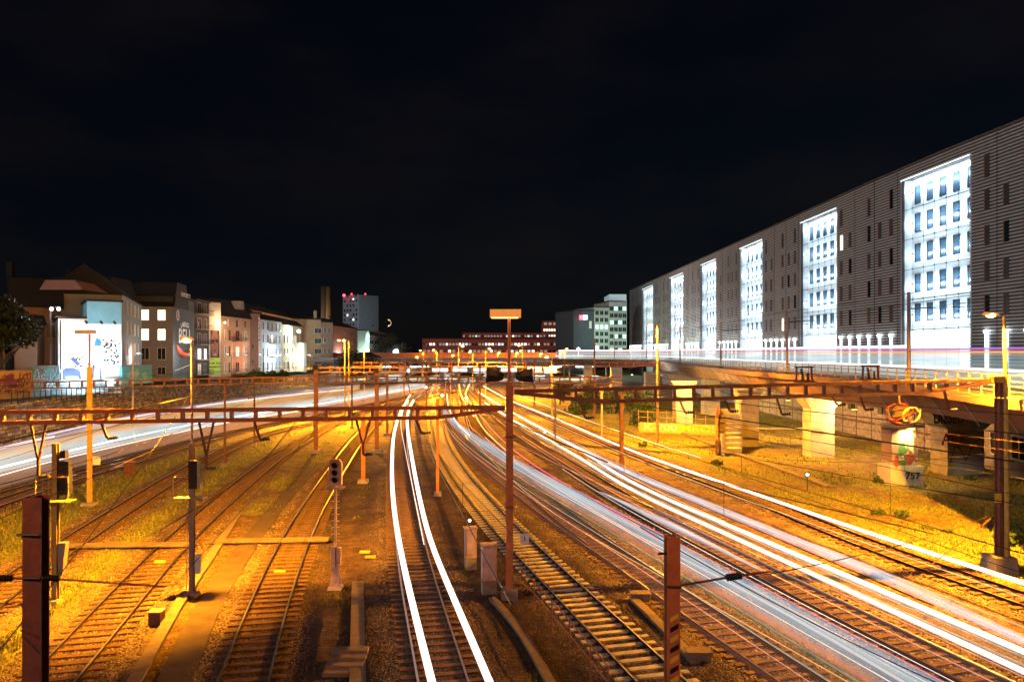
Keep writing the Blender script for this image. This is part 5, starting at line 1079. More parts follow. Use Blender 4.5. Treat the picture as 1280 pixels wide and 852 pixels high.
for i, (px, Y, h, c, lb, bush) in enumerate(((319, 168, 4.5, 2.4, 'dark green bush before the mauve tower', 1), (338, 176, 3.2, 2.4, 'low round shrub before the white-blue house', 1), (351, 182, 3.2, 2.2, 'low shrub right before the cream house', 1),
    (440, 235, 8, 4.2, 'dark tree before the brick-red house', 0), (428, 232, 5, 2.8, 'small tree left before the brick-red house', 0), (482, 290, 15, 5.5, 'round dark tree between office block and white floodlight', 0), (502, 300, 11, 5, 'dark tree right of the white floodlight', 0), (464, 232, 6, 4, 'dark tree before the white shed-roofed house', 0), (450, 225, 6, 4, 'dark tree behind the low orange lamp', 0))):
    tree(DX(px, Y), Y, 3.2, h, c, lb, 1300, 'foliage2' if not bush else 'foliage', not bush, 'bush' if bush else 'tree', 'bush' if bush else 'tree', .3, 10+i, .8 if not bush else .7)
for i, (px, py, c, h, lb) in enumerate(((1098, 686-48, .7, .6, 'small grass tuft bush in the middle of the right field'), (1128, 640, .8, .7, 'second grass tuft bush in the right field'), (1158, 656, .45, .4, 'tiny tuft between the field wires'), (1185, 660, .5, .5, 'tiny tuft right in the field'), (1215, 598, .8, .7, 'dark tuft beside the graffitied column'), (1262, 672, 1.4, 1.6, 'green bush beside the right lamp mast'), (896, 577, .9, .7, 'tuft near the stairs by the viaduct'), (805, 556, 1.0, .8, 'dark tuft at the foot of the orange lamp mast'), (1100, 600, .9, .7, 'tuft left of the graffitied column'))):
    p = G(px, py); tree(p.x, p.y, GZ-.15, h, c*(.8 if i != 5 else 1), lb, 420, 'foliage', False, 'bush', 'bush', .11, 40+i, .38 if i != 5 else .8)
for i, (px, Y, h, c) in enumerate(((800, 100, 5, 3.2), (770, 120, 5, 3.4), (735, 130, 5, 3.5), (700, 140, 5.5, 3.2), (725, 118, 3.5, 2.5))):
    tree(DX(px, Y), Y, GZ, h, c, ['green shrub tree left of the bright viaduct pier', 'green shrub tree behind the pale thin mast', 'dark green tree under the curved viaduct end', 'green tree at the left end of the curved viaduct', 'low tree before the curved viaduct'][i], 1500, 'foliage', True, leaf=.22, seed=60+i)

# ---------------------------------------------------------------- big right-hand building
ZB, ZR = 7.0, 39.4
FP = [(68.5, 62), (66.8, 80), (64.9, 91), (63.4, 106.6), (62.4, 125), (61.8, 150), (61, 184), (59.5, 245), (56.5, 345)]
def fac(px):
    t = (px-640)/F
    for (x0, y0), (x1, y1) in zip(FP[:-1], FP[1:]):
        # x0+s(x1-x0) = t (y0+s(y1-y0))
        s = (t*y0-x0)/((x1-x0)-t*(y1-y0))
        if -1e-6 <= s <= 1.000001: return Vector((x0+s*(x1-x0), y0+s*(y1-y0), 0))
    return Vector((*FP[0], 0)) if px > 1200 else Vector((*FP[-1], 0))
bay = [(1213, 1127), (1046, 1001), (953, 925), (895, 876), (854, 837), (816, 803)]
big = thing('office_building', 'huge long office building with horizontal slats and six glowing white glazed bays', 'building', (64.9, 91, ZB))
edges = [1640]
for a, b in bay: edges += [a, b]
edges.append(783.2)
V3 = lambda p, z: Vector((p.x, p.y, z))
def sub(pa, pb):     # straight pieces between two facade points following the curve
    pts = [pa]+[Vector((x, y, 0)) for x, y in FP if pa.y+.5 < y < pb.y-.5]+[pb]; return list(zip(pts[:-1], pts[1:]))
ROWS = [14.9, 19.6, 24.4, 29.2]; WH = 2.75
NRM = lambda a, b: Vector(((b-a).normalized().y*-1, (b-a).normalized().x, 0))
def slat_run(mb, a, b, z0, z1, off=.0, dz=.46, th=.21, dp=.13):
    n = NRM(a, b); z = z0
    while z < z1-.1:
        p, q = a+n*(off+dp/2)+Vector((0,0,z)), b+n*(off+dp/2)+Vector((0,0,z)); mb.bar(p, q, dp, th); z += dz
nwin = 0; far_w = MB()
for i in range(0, len(edges), 2):
    pa = Vector((69.2, 48, 0)) if i == 0 else fac(edges[i]); pb = fac(edges[i+1])
    wallb, slats = MB(), MB()
    segs = sub(pa, pb) if i else [(pa, Vector((*FP[0], 0)))]+sub(Vector((*FP[0], 0)), pb)
    for a, b in segs:
        n = NRM(a, b); bk = -n*.5
        wallb.hexa([V3(a,0), V3(b,0), V3(b+bk,0), V3(a+bk,0), V3(a,ZR), V3(b,ZR), V3(b+bk,ZR), V3(a+bk,ZR)]); slat_run(slats, a, b, ZB+.4, ZR)
    wallb.build('wall', 'facade', big); slats.build('cladding', 'slat', big)
    # dark windows: evenly spaced columns
    L = sum((b-a).length for a, b in segs); k = 0; s = 2.6
    lens = [(a, b, (b-a).length) for a, b in segs]
    while s < L-2:
        t = s; a = b = None
        for a, b, l in lens:
            if t <= l: break
            t -= l
        u = (b-a).normalized(); n = NRM(a, b); c = a+u*t
        if True:
            for j, z in enumerate(ROWS+[33.6]):
                hh = WH if j < 4 else 3.2
                if (k % 4 == 3) or (j == 4 and k % 3 == 1): continue
                pl = Plane((c.x, c.y, 0), u, n); m = 'litwarm' if (k, j, i) in ((4, 1, 6), (2, 0, 4), (5, 3, 2), (1, 2, 8)) else ('winpane' if (k*5+j*3+i) % 7 < 2 else 'facpane')
                if nwin < 96:
                    mb = MB(); pl.patch(mb, [(-.38, z), (.38, z), (.38, z+hh), (-.38, z+hh)], .17, 0, .16); w_ = mb.build('window', m, big); mb = MB(); pl.patch(mb, [(.38, z), (.48, z), (.48, z+hh), (.38, z+hh)], .26, 0, .25); mb.build('reveal', 'reveal', w_); nwin += 1
                else: pl.patch(far_w, [(-.38, z), (.38, z), (.38, z+hh), (-.38, z+hh)], .17, 0, .16)
            if k % 2 == 0:
                pl = Plane((c.x, c.y, 0), u, n); mb = MB(); pl.patch(mb, [(-1.72, ZB), (-1.64, ZB), (-1.64, ZR-.05), (-1.72, ZR-.05)], .155, 0, .14); mb.build('panel_joint', 'facpane', big)
            # ground-floor pilaster that glows itself in place of light from its lamp
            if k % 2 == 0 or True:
                pl = Plane((c.x, c.y, 0), u, n); mb = MB(); pl.patch(mb, [(-.3, ZB), (.3, ZB), (.3, 12.6), (-.3, 12.6)], .3, 0, .15); pi = mb.build('glowing_pilaster', 'litfloor', big); MB().sphere(pl.at(0, 12.8, .4), .24, 8, 6).build('lamp', 'whitelamp', pi)
        k += 1; s += 3.35
far_w.build('windows', 'facpane', big, kind='stuff')
top = MB(); allp = [Vector((69.2, 48, 0))]+[Vector((x, y, 0)) for x, y in FP]
for a, b in zip(allp[:-1], allp[1:]):
    n = NRM(a, b); top.hexa([V3(a+n*.2,ZR+.02), V3(b+n*.2,ZR+.02), V3(b-n*18,ZR+.02), V3(a-n*18,ZR+.02), V3(a+n*.2,ZR+.3), V3(b+n*.2,ZR+.3), V3(b-n*18,ZR+.3), V3(a-n*18,ZR+.3)])
top.build('roof', 'facade', big)
mb = MB(); e_ = allp[-1]; n = NRM(allp[-2], e_); mb.hexa([V3(e_,0), V3(e_-n*18,0), V3(e_-n*18+Vector((0,.5,0)),0), V3(e_+Vector((0,.5,0)),0), V3(e_,ZR), V3(e_-n*18,ZR), V3(e_-n*18+Vector((0,.5,0)),ZR), V3(e_+Vector((0,.5,0)),ZR)]); mb.build('end_wall', 'facade', big)
ZT = 37.6; DP = 1.7
for bi, (pxa, pxb) in enumerate(bay):
    a, b = fac(pxa), fac(pxb); u = (b-a).normalized(); n = NRM(a, b); L = (b-a).length; A, B = a-n*DP, b-n*DP
    mb = MB()
    mb.hexa([V3(A-n*.3,ZB-6), V3(B-n*.3,ZB-6), V3(B,ZB-6), V3(A,ZB-6), V3(A-n*.3,ZT), V3(B-n*.3,ZT), V3(B,ZT), V3(A,ZT)])
    mb.hexa([V3(a,ZB), V3(a-n*DP,ZB), V3(a-n*DP-u*.2,ZB), V3(a-u*.2,ZB), V3(a,ZT), V3(a-n*DP,ZT), V3(a-n*DP-u*.2,ZT), V3(a-u*.2,ZT)])
    mb.hexa([V3(b,ZB), V3(b+u*.2,ZB), V3(b-n*DP+u*.2,ZB), V3(b-n*DP,ZB), V3(b,ZT), V3(b+u*.2,ZT), V3(b-n*DP+u*.2,ZT), V3(b-n*DP,ZT)])
    by = mb.build('glazed_bay', 'whiteslat', big)
    sb = MB(); slat_run(sb, A, B, 13.8, ZT, .02, .5, .36, .07); sb.build('white_slats', 'whiteslat', by)
    hb = MB(); hb.hexa([V3(a,ZT), V3(b,ZT), V3(B-n*.3,ZT), V3(A-n*.3,ZT), V3(a,ZR-.005), V3(b,ZR-.005), V3(B-n*.3,ZR-.005), V3(A-n*.3,ZR-.005)]); hb.build('lintel', 'facade', by); sb = MB(); slat_run(sb, a, b, ZT+.2, ZR, .0); sb.build('cladding', 'slat', by)
    pl = Plane((A.x, A.y, 0), u, n)
    mb = MB(); pl.patch(mb, [(.1, ZB), (L-.1, ZB), (L-.1, 13.4), (.1, 13.4)], .25, 0, .2); mb.build('shopfront', 'litfloor', by)
    for c in range(5):
        for j, z in enumerate(ROWS+[33.6]):
            mb = MB(); x = L*(.12+.19*c); pl.patch(mb, [(x-.55, z), (x+.55, z), (x+.55, z+WH), (x-.55, z+WH)], .2, 0, .15); w_ = mb.build('window', 'winpaneblue', by)
            if bi < 2: mb = MB(); pl.patch(mb, [(x+.55, z-.05), (x+.7, z-.05), (x+.7, z+WH+.1), (x+.55, z+WH+.1)], .3, 0, .28); pl.patch(mb, [(x-.55, z+WH), (x+.55, z+WH), (x+.55, z+WH+.1), (x-.55, z+WH+.1)], .3, 0, .28); mb.build('frame', 'darkmetal', by)
    # cable net in front
    fp = Plane((a.x, a.y, 0), u, n); mb = MB()
    nv = 6; hz = [13.5+i*2.4 for i in range(10)]
    for z in hz: mb.tube([fp.at(0, z, -.2), fp.at(L, z, -.2)], .035, 4)
    for i in range(1, nv): mb.tube([fp.at(L*i/nv, ZB, -.2), fp.at(L*i/nv, ZT, -.2)], .022, 4)
    if bi < 3:
        for z in hz:
            for i in range(1, nv): mb.sphere(fp.at(L*i/nv, z, -.12), .12, 6, 4)
    mb.build('cable_net', 'darkmetal', by)
    mb = MB(); mb.bar(fp.at(0, ZT-.08, .15), fp.at(L, ZT-.08, .15), .1, .12); mb.build('edge_lights', 'litfloor', by)
    for z in (15.5, 20.5, 25.5, 30.5, 36):
        light('AREA', V3((a+b)/2-n*.25, z), (780, 900, 700, 950, 1500)[int((z-15)//5.1)]*(1, .85, 1.1, .8, .9, .75)[bi], (.62,.86,1), shape=(.2, L*.92), direction=(-n+Vector((0,0,-.25))), parent=big, name='bay_light')
        lo_ = bpy.data.objects[[o.name for o in big.children if o.type == 'LIGHT'][-1]]; lo_.matrix_basis = Matrix.Translation(lo_.location) @ Matrix((( u.cross(n).x, u.x, n.x), (u.cross(n).y, u.y, n.y), (u.cross(n).z, u.z, n.z))).to_4x4()

# ---------------------------------------------------------------- viaduct
ZD = 7.6
EP = [(1330,513),(1280,506),(1197,493),(1087,480),(1000,471),(932,466),(887,460.5),(855,457.3)]
ed = [G(x, y, ZD) for x, y in EP]; ed = [(p.x, p.y) for p in ed]; ed = [(ed[0][0]-1.2, 14)]+ed+[(35.0, 168), (35.5, 196), (32, 222), (23, 236), (12, 240)]
E_ = relax(smooth_path(ed, 1.5), 25)
via = thing('viaduct', 'curved concrete road viaduct on the right running past the glowing building', 'viaduct', (float(E_[0,0]), float(E_[0,1]), 0))
mb = MB(); far_e = [(max(64, p[0]+30), p[1]) if p[1] < 215 else (p[0]+26, p[1]+22) for p in E_]
for i in range(len(E_)-1):
    a, b, c, d = E_[i], E_[i+1], far_e[i+1], far_e[i]; mb.hexa([(*a, ZD-.35), (*b, ZD-.35), (*c, ZD-.35), (*d, ZD-.35), (*a, ZD), (*b, ZD), (*c, ZD), (*d, ZD)])
mb.build('deck', 'asph', via)
mb = MB(); In = offset(E_, .45); In2 = offset(E_, 1.5); O2 = offset(E_, -.12)
for i in range(len(E_)-1):
    def hq(A, z0, z1, B=None, off=.3):
        a, b = A[i], A[i+1]; B_ = B if B is not None else offset_cache; c, d = B_[i+1], B_[i]
        mb.hexa([(*a, z0), (*b, z0), (*c, z0), (*d, z0), (*a, z1), (*b, z1), (*c, z1), (*d, z1)])
    hq(O2, ZD-.30, ZD+.22, In)      # kerb and fascia
    k = 1.75 + .25*math.sin(E_[i][1]*.12)
    a, b = offset(E_[i:i+2], .35); c, d = offset(E_[i:i+2], 1.9)[::-1]; a2, b2 = offset(E_[i:i+2], 1.3)
    mb.hexa([(*a2, ZD-k), (*b2, ZD-k), (*c, ZD-k), (*d, ZD-k), (*a, ZD-.31), (*b, ZD-.31), (*c, ZD-.31), (*d, ZD-.31)])
mb.build('girder', mat('brown_stained_concrete', (.27, .155, .105), .85, 0, .4, .35, .3, 9), via)
# second inner girder and ribs on the slanted face
mb = MB()
for i in range(0, len(E_)-1, 3):
    a, b = offset(E_[i:i+2], .33); a2, b2 = offset(E_[i:i+2], 1.27); mb.bar((*a, ZD-.34), (*a2, ZD-1.75), .06, .04)
mb.build('joint_ribs', 'concpale', via)
mb = MB(); O3 = offset(E_, 8)
for i in range(0, len(E_)-2, 2):
    mb.bar((*O3[i], ZD-1.1), (*O3[i+2], ZD-1.1), 1.2, 1.5)
mb.build('inner_girder', 'conc', via)
rl = offset(E_, .15); ps = [p for i, p in enumerate(rl) if i % 1 == 0 and p[1] < 235]
r_ = thing('viaduct_railing', 'grey steel railing along the near edge of the viaduct', 'railing', (float(ps[0][0]), float(ps[0][1]), ZD))
for i, p in enumerate(ps[:95]): MB().box((p[0], p[1], ZD+.75), (.07, .07, 1.1)).build('post', 'greypaint', r_)
mb = MB()
for p in ps[95:]: mb.box((p[0], p[1], ZD+.75), (.07, .07, 1.1))
mb.build('posts', 'greypaint', r_, kind='stuff')
for z in (1.3, 1.0, .75, .5): MB().tube([(p[0], p[1], ZD+z) for p in ps], .03 if z < 1.2 else .04, 5).build('rail', 'greypaint', r_)
# road stuff on deck
strip('tram_slab', [tuple(p) for p in offset(E_, 5.5)[::6] if p[1] < 220], 7, ZD+.02, .015, 'concpale', 'pale tram bed on the viaduct')
for o_ in (3.4, 4.9, 7, 8.5):
    Q = offset(E_, o_); Q = Q[Q[:, 1] < 220]; mb = MB(); mb.tube([(p[0], p[1], ZD+.04) for p in Q], .04, 4); mb.build('tram_rail', 'railtop', label=['tram rail nearest the viaduct railing', 'second tram rail from the viaduct railing', 'third tram rail from the viaduct railing', 'fourth tram rail, farthest from the railing'][(3.4, 4.9, 7, 8.5).index(o_)], cat='tram rail', group='tram rails')
# tram / bus light bands on the deck
def dk(off, y0, y1): Q = offset(E_, off); return Q[(Q[:, 1] > y0) & (Q[:, 1] < y1)]
bt = band_mat('tram_side_light', [(0, (.8,.85,.8), .2), (.1, (.75,.85,.78), .75), (.3, (.8,.9,.82), .6), (.42, (1,.95,1), 1), (.46, (.35,.42,.42), .85), (.75, (.30,.40,.42), .85), (.82, (.55,.45,.35), .8), (.88, (.95,.35,.08), .9), (.93, (.35,.06,.12), .9), (.97, (.45,.15,1), 1), (1, (.3,.1,.6), .2)], .95, .08)
band(dk(6.6, 20, 250), ZD+.1, ZD+2.75, bt, 'broad pale tram light band along the viaduct with violet and orange upper edge')
bt2 = band_mat('bus_side_light', [(0, (.8,.9,.9), 0), (.3, (.6,.8,.85), .5), (.6, (.9,1,1), .95), (.8, (1,.6,.6), .7), (1, (1,.9,.9), .4)], .9, .05)
band(dk(10.5, 60, 250), ZD+.1, ZD+2.9, bt2, 'far pale light band of a bus beside the glowing building')
Q = dk(10.4, 62, 250); MB().tube([(p[0], p[1], ZD+2.95) for p in Q], .16, 6).build('light_trail', 'tw', smooth=True, label='thick white light trail along the foot of the glowing building', cat='light trail', group='train light trails')
Q = dk(6.45, 20, 250); MB().tube([(p[0], p[1], ZD+1.2) for p in Q], .09, 6).build('light_trail', 'tw', smooth=True, label='thin white light trail along the middle of the tram band', cat='light trail', group='train light trails')
Q = dk(6.4, 20, 80); MB().tube([(p[0], p[1], ZD+2.4) for p in Q], .04, 6).build('light_trail', 'ty', smooth=True, label='orange light trail along the top of the tram band at right', cat='light trail', group='train light trails')
Q = dk(6.4, 20, 90); MB().tube([(p[0], p[1], ZD+2.66) for p in Q], .05, 6).build('light_trail', 'tv', smooth=True, label='violet light trail along the top of the tram band at right', cat='light trail', group='train light trails')
# deck masts
def deck_mast(px, Y, yt, label):
    x = DX(px, Y); r_ = thing('tram_mast', label, 'mast', (x, Y, ZD), 0, 'tram wire masts on the viaduct'); MB().tube([(x, Y, ZD), (x, Y, ZY(yt, Y))], [.15, .12], 8).build('pole', 'greypaint', r_); MB().box((x, Y, ZD+.15), (.5, .5, .3)).build('base', 'darkmetal', r_)
    z = ZY(yt, Y)-1.2; MB().bar((x, Y, z), (x+4.5, Y+.5, z+.2), .06, .06).build('arm', 'darkmetal', r_)
for px, Y, yt, lb in ((1136, 52, 365, 'thickest dark tram mast in front of the largest glowing bay'), (984, 76, 388, 'second tram mast from the right, before a dark facade part'), (901, 108, 403, 'third tram mast from the right'), (850, 142, 402, 'tram mast before the fifth glowing bay'), (808, 178, 408, 'tram mast left of the orange viaduct lamp'), (768, 226, 418, 'tram mast before the greenish office'), (743, 236, 430, 'last tram mast at the curve end')): deck_mast(px, Y, yt, lb)
for i, (o_, h) in enumerate(((4.2, 6.2), (7.8, 6.2), (4.2, 7.0))):
    Q = offset(E_, o_)[::6]; wire([(p[0], p[1], ZD+h) for p in Q if p[1] < 230], .02, ['near lower tram wire above the viaduct', 'far tram wire above the viaduct', 'near upper tram wire above the viaduct'][i], m='cable')
# white road lamps
for i, (px, Y, py) in enumerate(((788, 250, 437), (820, 235, 433), (723, 245, 436))):
    x = DX(px, Y); r_ = thing('road_lamp', ['small white road lamp left of the orange one', 'small white road lamp beside the orange one', 'white road lamp at the curve end before the greenish office'][i], 'street lamp', (x, Y, ZD), 0, 'road lamps on the viaduct'); MB().tube([(x, Y, ZD), (x, Y, ZY(py, Y))], .12, 6).build('post', 'greypaint', r_); MB().sphere((x, Y, ZY(py, Y)), .45, 8, 6).build('globe', 'whitelamp' if i else 'sodiumfar', r_); light('POINT', (x, Y-1, ZY(py, Y)+.3), 6000, (.9,.97,1), .3, parent=r_)

# piers
def pier(px, Y, w_, d_, zt, label, m='concpale', head=None, z0=GZ-.2, rz=0):
    x = DX(px, Y); r_ = thing('viaduct_pier', label, 'pier', (x, Y, z0), 0, 'viaduct piers'); MB().box((x, Y, (z0+zt)/2), (w_, d_, zt-z0), rz).build('shaft', m, r_)
    if head: hw, hh = head; mb = MB(); P = []; mb.hexa([(x-w_/2-.02,Y-d_/2-.02,zt-hh), (x+w_/2+.02,Y-d_/2-.02,zt-hh), (x+w_/2+.02,Y+d_/2,zt-hh), (x-w_/2-.02,Y+d_/2,zt-hh), (x-hw/2,Y-d_/2-.4,zt+.02), (x+hw/2,Y-d_/2-.4,zt+.02), (x+hw/2,Y+d_/2+.4,zt+.02), (x-hw/2,Y+d_/2+.4,zt+.02)]); mb.build('head', m, r_)
    return r_, x
pz = ZD-1.7
r2, x2 = pier(1023, 71, 2.3, 2.0, pz, 'orange-lit square pier with a wide flared head left of the graffitied column', head=(4.4, 1.4))
r3, x3 = pier(934, 79, 1.9, 2.0, pz, 'tall grey-brown pier behind the dark stair wall', head=(2.8, .8))
r4, x4 = pier(853, 104, 2.4, 2.2, pz, 'brightest yellow-lit pier behind the orange lamp mast', head=(4, 1.0))
r5, x5 = pier(888, 118, 2.6, 2, pz, 'pinkish pier right of the brightest one')
r6, x6 = pier(815, 150, 3, 2, pz, 'yellow pier left of the orange lamp mast'); r7, x7 = pier(770, 200, 3, 3, pz, 'pale pier under the curve end'); r8, x8 = pier(735, 225, 2.6, 3, pz, 'leftmost pale pier under the viaduct curve')
r9, x9 = pier(1196, 60, 3.0, 2.4, pz, 'wide dark pier with black graffiti right of the graffitied column', 'conc', head=(8.0, 2.2))
yy = 62-1.6-.42
def front(px, py, Y): return (DX(px, Y), Y, ZY(py, Y))
text('DIESED', front(1186, 523, 58.2), (1,0,0), 1.25, 'black', r9, 'graffiti', .62, label='black graffiti writing')
q = front(1192, 549, 58.72); text('ABE', q, (1,0,0), 1.4, 'gred', r9, 'graffiti', .8, label='red graffiti letters'); q = front(1203, 553, 60.25)
pl = Plane((x9-1.6, 58.78, 0), (1,0,0), (0,-1,0)); mb = MB(); pl.stroke(mb, [(.3, 1.0), (.8, 2.6), (1.6, 1.2), (2.4, 2.8), (3.2, 1.6)], .07); mb.build('graffiti', 'black', r9)
# graffitied column
Yc = 56; xc = DX(1125, Yc); r_ = thing('graffiti_column', 'bright yellow-lit column with thin disc top, graffiti and a red tangled ball above', 'column', (xc, Yc, GZ))
MB().box((xc-.0, Yc, .55), (2.5, 2.0, 1.5)).build('base', 'concpale', r_); MB().box((xc-.05, Yc, 2.75), (2.0, 1.5, 2.9)).build('shaft', 'concpale', r_)
MB().box((xc-.85, Yc-.1, 2.9), (.5, 1.56, 2.6)).build('pilaster', 'hmauve', r_)
mb = MB(); mb.tube([(xc-.05, Yc, 4.2), (xc-.05, Yc, 4.28), (xc-.05, Yc, 4.36)], [1.2, 1.75, 1.7], 20); mb.build('disc', 'concpale', r_)
Yb = 44; xb = DX(1124, Yb); zb_ = ZY(517, Yb); bl_ = thing('wire_ball', 'tangled red and white ball hanging before the girder above the graffitied column', 'ball', (xb, Yb, zb_)); rr = random.Random(4); mb = MB()
for i in range(30):
    a = rr.random()*6.28; b_ = (rr.random()-.5)*2.4; pts = []
    for t in range(6): th = a+t*.28; ph = b_+t*.2*math.cos(a*3); pts.append((xb+.80*math.cos(th)*math.cos(ph), Yb+.8*math.sin(th)*math.cos(ph), zb_+.68*math.sin(ph)))
    mb.tube(pts, .035, 5)
mb.build('red_strands', 'gred', bl_)
mb = MB()
for i in range(14):
    a = rr.random()*6.28; pts = [(xb+.35+.5*math.cos(a+t*.3), Yb-.72+.1*math.sin(a), zb_+.45*math.sin(a+t*.5)) for t in range(4)]; mb.tube(pts, .03, 5)
mb.build('white_strands', 'hpeach', bl_)
MB().sphere((xb, Yb, zb_), .5, 12, 8).build('core', 'hdark', bl_, smooth=True)
MB().box((xb, Yb, zb_+.9), (.08, .08, .5)).build('hook', 'brownpaint', bl_)
pl = Plane((xc-1.05, Yc-.75, 0), (1,0,0), (0,-1,0)); mb = MB(); pl.patch(mb, blob(.75, 2.5, .42, .55, 12, .3, 2), .03); pl.patch(mb, blob(1.0, 1.55, .5, .2, 10, .3, 5), .035); mb.build('graffiti', 'ggrn', r_)
mb = MB(); pl.patch(mb, blob(1.45, 1.9, .38, .45, 12, .5, 3), .04); pl.patch(mb, blob(.25, 1.6, .16, .5, 10, .3, 5), .2+.05); pl.stroke(mb, [(1.2, 2.7), (1.5, 2.1), (1.9, 1.6)], .12, .05); mb.build('graffiti', 'gred', r_)
text('757', (xc+.42, Yc-1.02, .55), (1,0,0), .75, 'black', r_, 'graffiti'); 
light('SPOT', (xc+.1, Yc-1.5, 4.1), 1300, (1,.62,.15), .1, (-.05,.5,-1), 130, r_); mb = MB(); mb.box((xc+.1, Yc-1.35, 4.17), (.5, .2, .1)); mb.build('lamp', 'sodiumfar', r_)
MB().box((xc+.55, Yc-1.0, 4.9), (.09, .09, 4.8)).build('mast_leg', 'brownpaint', r_)
# retaining wall and low building under the viaduct
mb = MB(); wp = [(43.5, 35), (42.6, 52), (41.6, 64), (41, 90), (42, 130), (46, 190), (48, 230)]; n_ = len(wp); wall_strip(mb, wp, [GZ]*n_, [ZD-.36]*n_, -.5); mb.build('panel_wall', masonry('wall_panels', (.50,.40,.35), (.44,.35,.31), (.2,.15,.12), 3.4, 1.9, .8, 0), label='pinkish panel wall behind the viaduct piers', cat='wall')
r_ = thing('low_building', 'low pinkish building with dark windows under the viaduct at the right edge', 'building', (39.5, 58, 0)); a, b = Vector((38.2, 40, 0)), Vector((40.4, 62, 0))
nn = Vector((-(b-a).y, (b-a).x, 0)).normalized(); mb = MB(); mb.hexa([V3(a,GZ), V3(a-nn*2.6,GZ), V3(b-nn*1.2,GZ), V3(b,GZ), V3(a,5.6), V3(a-nn*2.6,5.6), V3(b-nn*1.2,5.6), V3(b,5.6)]); mb.build('wall', 'panelwall', r_)
pl = Plane((a.x, a.y, 0), b-a, nn)
for i in range(7): window(r_, pl, 1.6+i*3.0, 1.6, 1.9, 1.7, 'winpane', 'white')
for i in range(4): window(r_, pl, 2.2+i*5.2, 4.1, 1.3, .7, 'winpane', 'hgrey')
mb = MB()
for z in (3.7, 4.3, 4.9, 5.4): pl.patch(mb, [(0, z), (21.8, z), (21.8, z+.05), (0, z+.05)], .03, 0, .03)
mb.build('siding_lines', 'hgrey', r_)
for i, (px, Y) in enumerate(((1055, 87), (1082, 80), (1110, 73))):
    MB().box((41.0+.02*i-.12, Y, ZY(507+i*6, Y)+.3), (.15, .9, 1.4)).build('wall_opening', 'black', label=['left', 'middle', 'right'][i]+' of the three small dark openings high in the panel wall', cat='vent')
# stairs wall, graffiti low wall, fence
a, b = pwall(799, 92, 896, 88); z1 = ZY(532, 90); r_ = thing('graffiti_wall', 'low ochre wall with white K-700 and yellow MROS lettering', 'wall', (a.x, a.y, 0)); slab('wall', a, b, GZ, 1.05, .3, 'gyel', r_); u = (b-a).normalized(); pl = Plane((a.x, a.y, 0), u, (u.y, -u.x, 0)); L = (b-a).length
text('K-700', pl.at(L*.28, .5, .03), u, 1.15, 'letter', r_, squash=1.5); text('MROS', pl.at(L*.78, .5, .03), u, 1.2, 'yellow', r_, squash=1.4)
for i in range(9): q = a+(b-a)*(i/8); MB().box((q.x, q.y+.5, 1.3), (.08, .08, 2.6)).build('post', 'greypaint', r_)
mb = MB(); mb.bar(a+Vector((0,.5,2.4)), b+Vector((0,.5,2.4)), .06, .06); mb.bar(a+Vector((0,.5,1.7)), b+Vector((0,.5,1.7)), .05, .05); mb.build('rail', 'yellowpost', r_)
p0, p1 = G(894, 566), G(908, 563); r_ = thing('stair_wall', 'dark stair parapet with vertical bars beside the grey-brown pier', 'stairs', tuple(p0)); q0, q1 = Vector((p0.x, p0.y, 0)), Vector((p0.x+2.4, p0.y+8, 0))
mb = MB(); mb.hexa([V3(q0,GZ), V3(q0+Vector((.25,0,0)),GZ), V3(q1+Vector((.25,0,0)),GZ), V3(q1,GZ), V3(q0,1.3), V3(q0+Vector((.25,0,0)),1.3), V3(q1+Vector((.25,0,0)),4.2), V3(q1,4.2)]); mb.build('parapet', 'brownpaint', r_)
mb = MB()
for i in range(9): mb.box((q0.x+1.6+.3*i, q0.y+.9*i+1, .15+.4*i), (2.4, .95, .5+.02*i))
mb.build('steps', 'concpale', r_); MB().box((q0.x+.75, q0.y+.2, .8), (.35, .5, 2.2), 0, 0, .6).build('end_post', 'concpale', r_)
MB().bar((x2-7.2, 70, 2.6), (x2+.6, 69.6, 2.6), .12, .12).build('pipe', 'concpale', label='thin pale horizontal pipe between the two nearest left piers', cat='pipe')
# under-viaduct lamps
for i, (px, Y, z, e_) in enumerate(((868, 98, 4.3, 4200), (835, 112, 4.6, 3000), (985, 84, 4.4, 3400), (1068, 68, 4.6, 3800), (790, 165, 4.8, 5000), (905, 118, 4.5, 2600))):
    x = DX(px, Y); r_ = thing('viaduct_lamp', ['lamp under the viaduct lighting the brightest pier', 'lamp under the viaduct left of the brightest pier', 'dim lamp under the viaduct by the orange pier', 'dim lamp under the viaduct between orange pier and column', 'far lamp under the viaduct curve', 'lamp under the viaduct behind the pinkish pier'][i], 'lamp', (x, Y, z), 0, 'lamps under the viaduct'); MB().box((x, Y, z+.9), (.08, .08, 1.6)).build('rod', 'darkmetal', r_); MB().box((x, Y, z+.08), (.5, .3, .12)).build('housing', 'darkmetal', r_); MB().box((x, Y, z), (.4, .22, .04)).build('lens', 'sodiumfar' if i != 4 else 'whitelamp', r_); light('POINT', (x, Y, z-.25), e_, ((1,.62,.16) if i in (0,1,5) else (1,.46,.14)) if i != 4 else (.9,1,.9), .2, parent=r_)
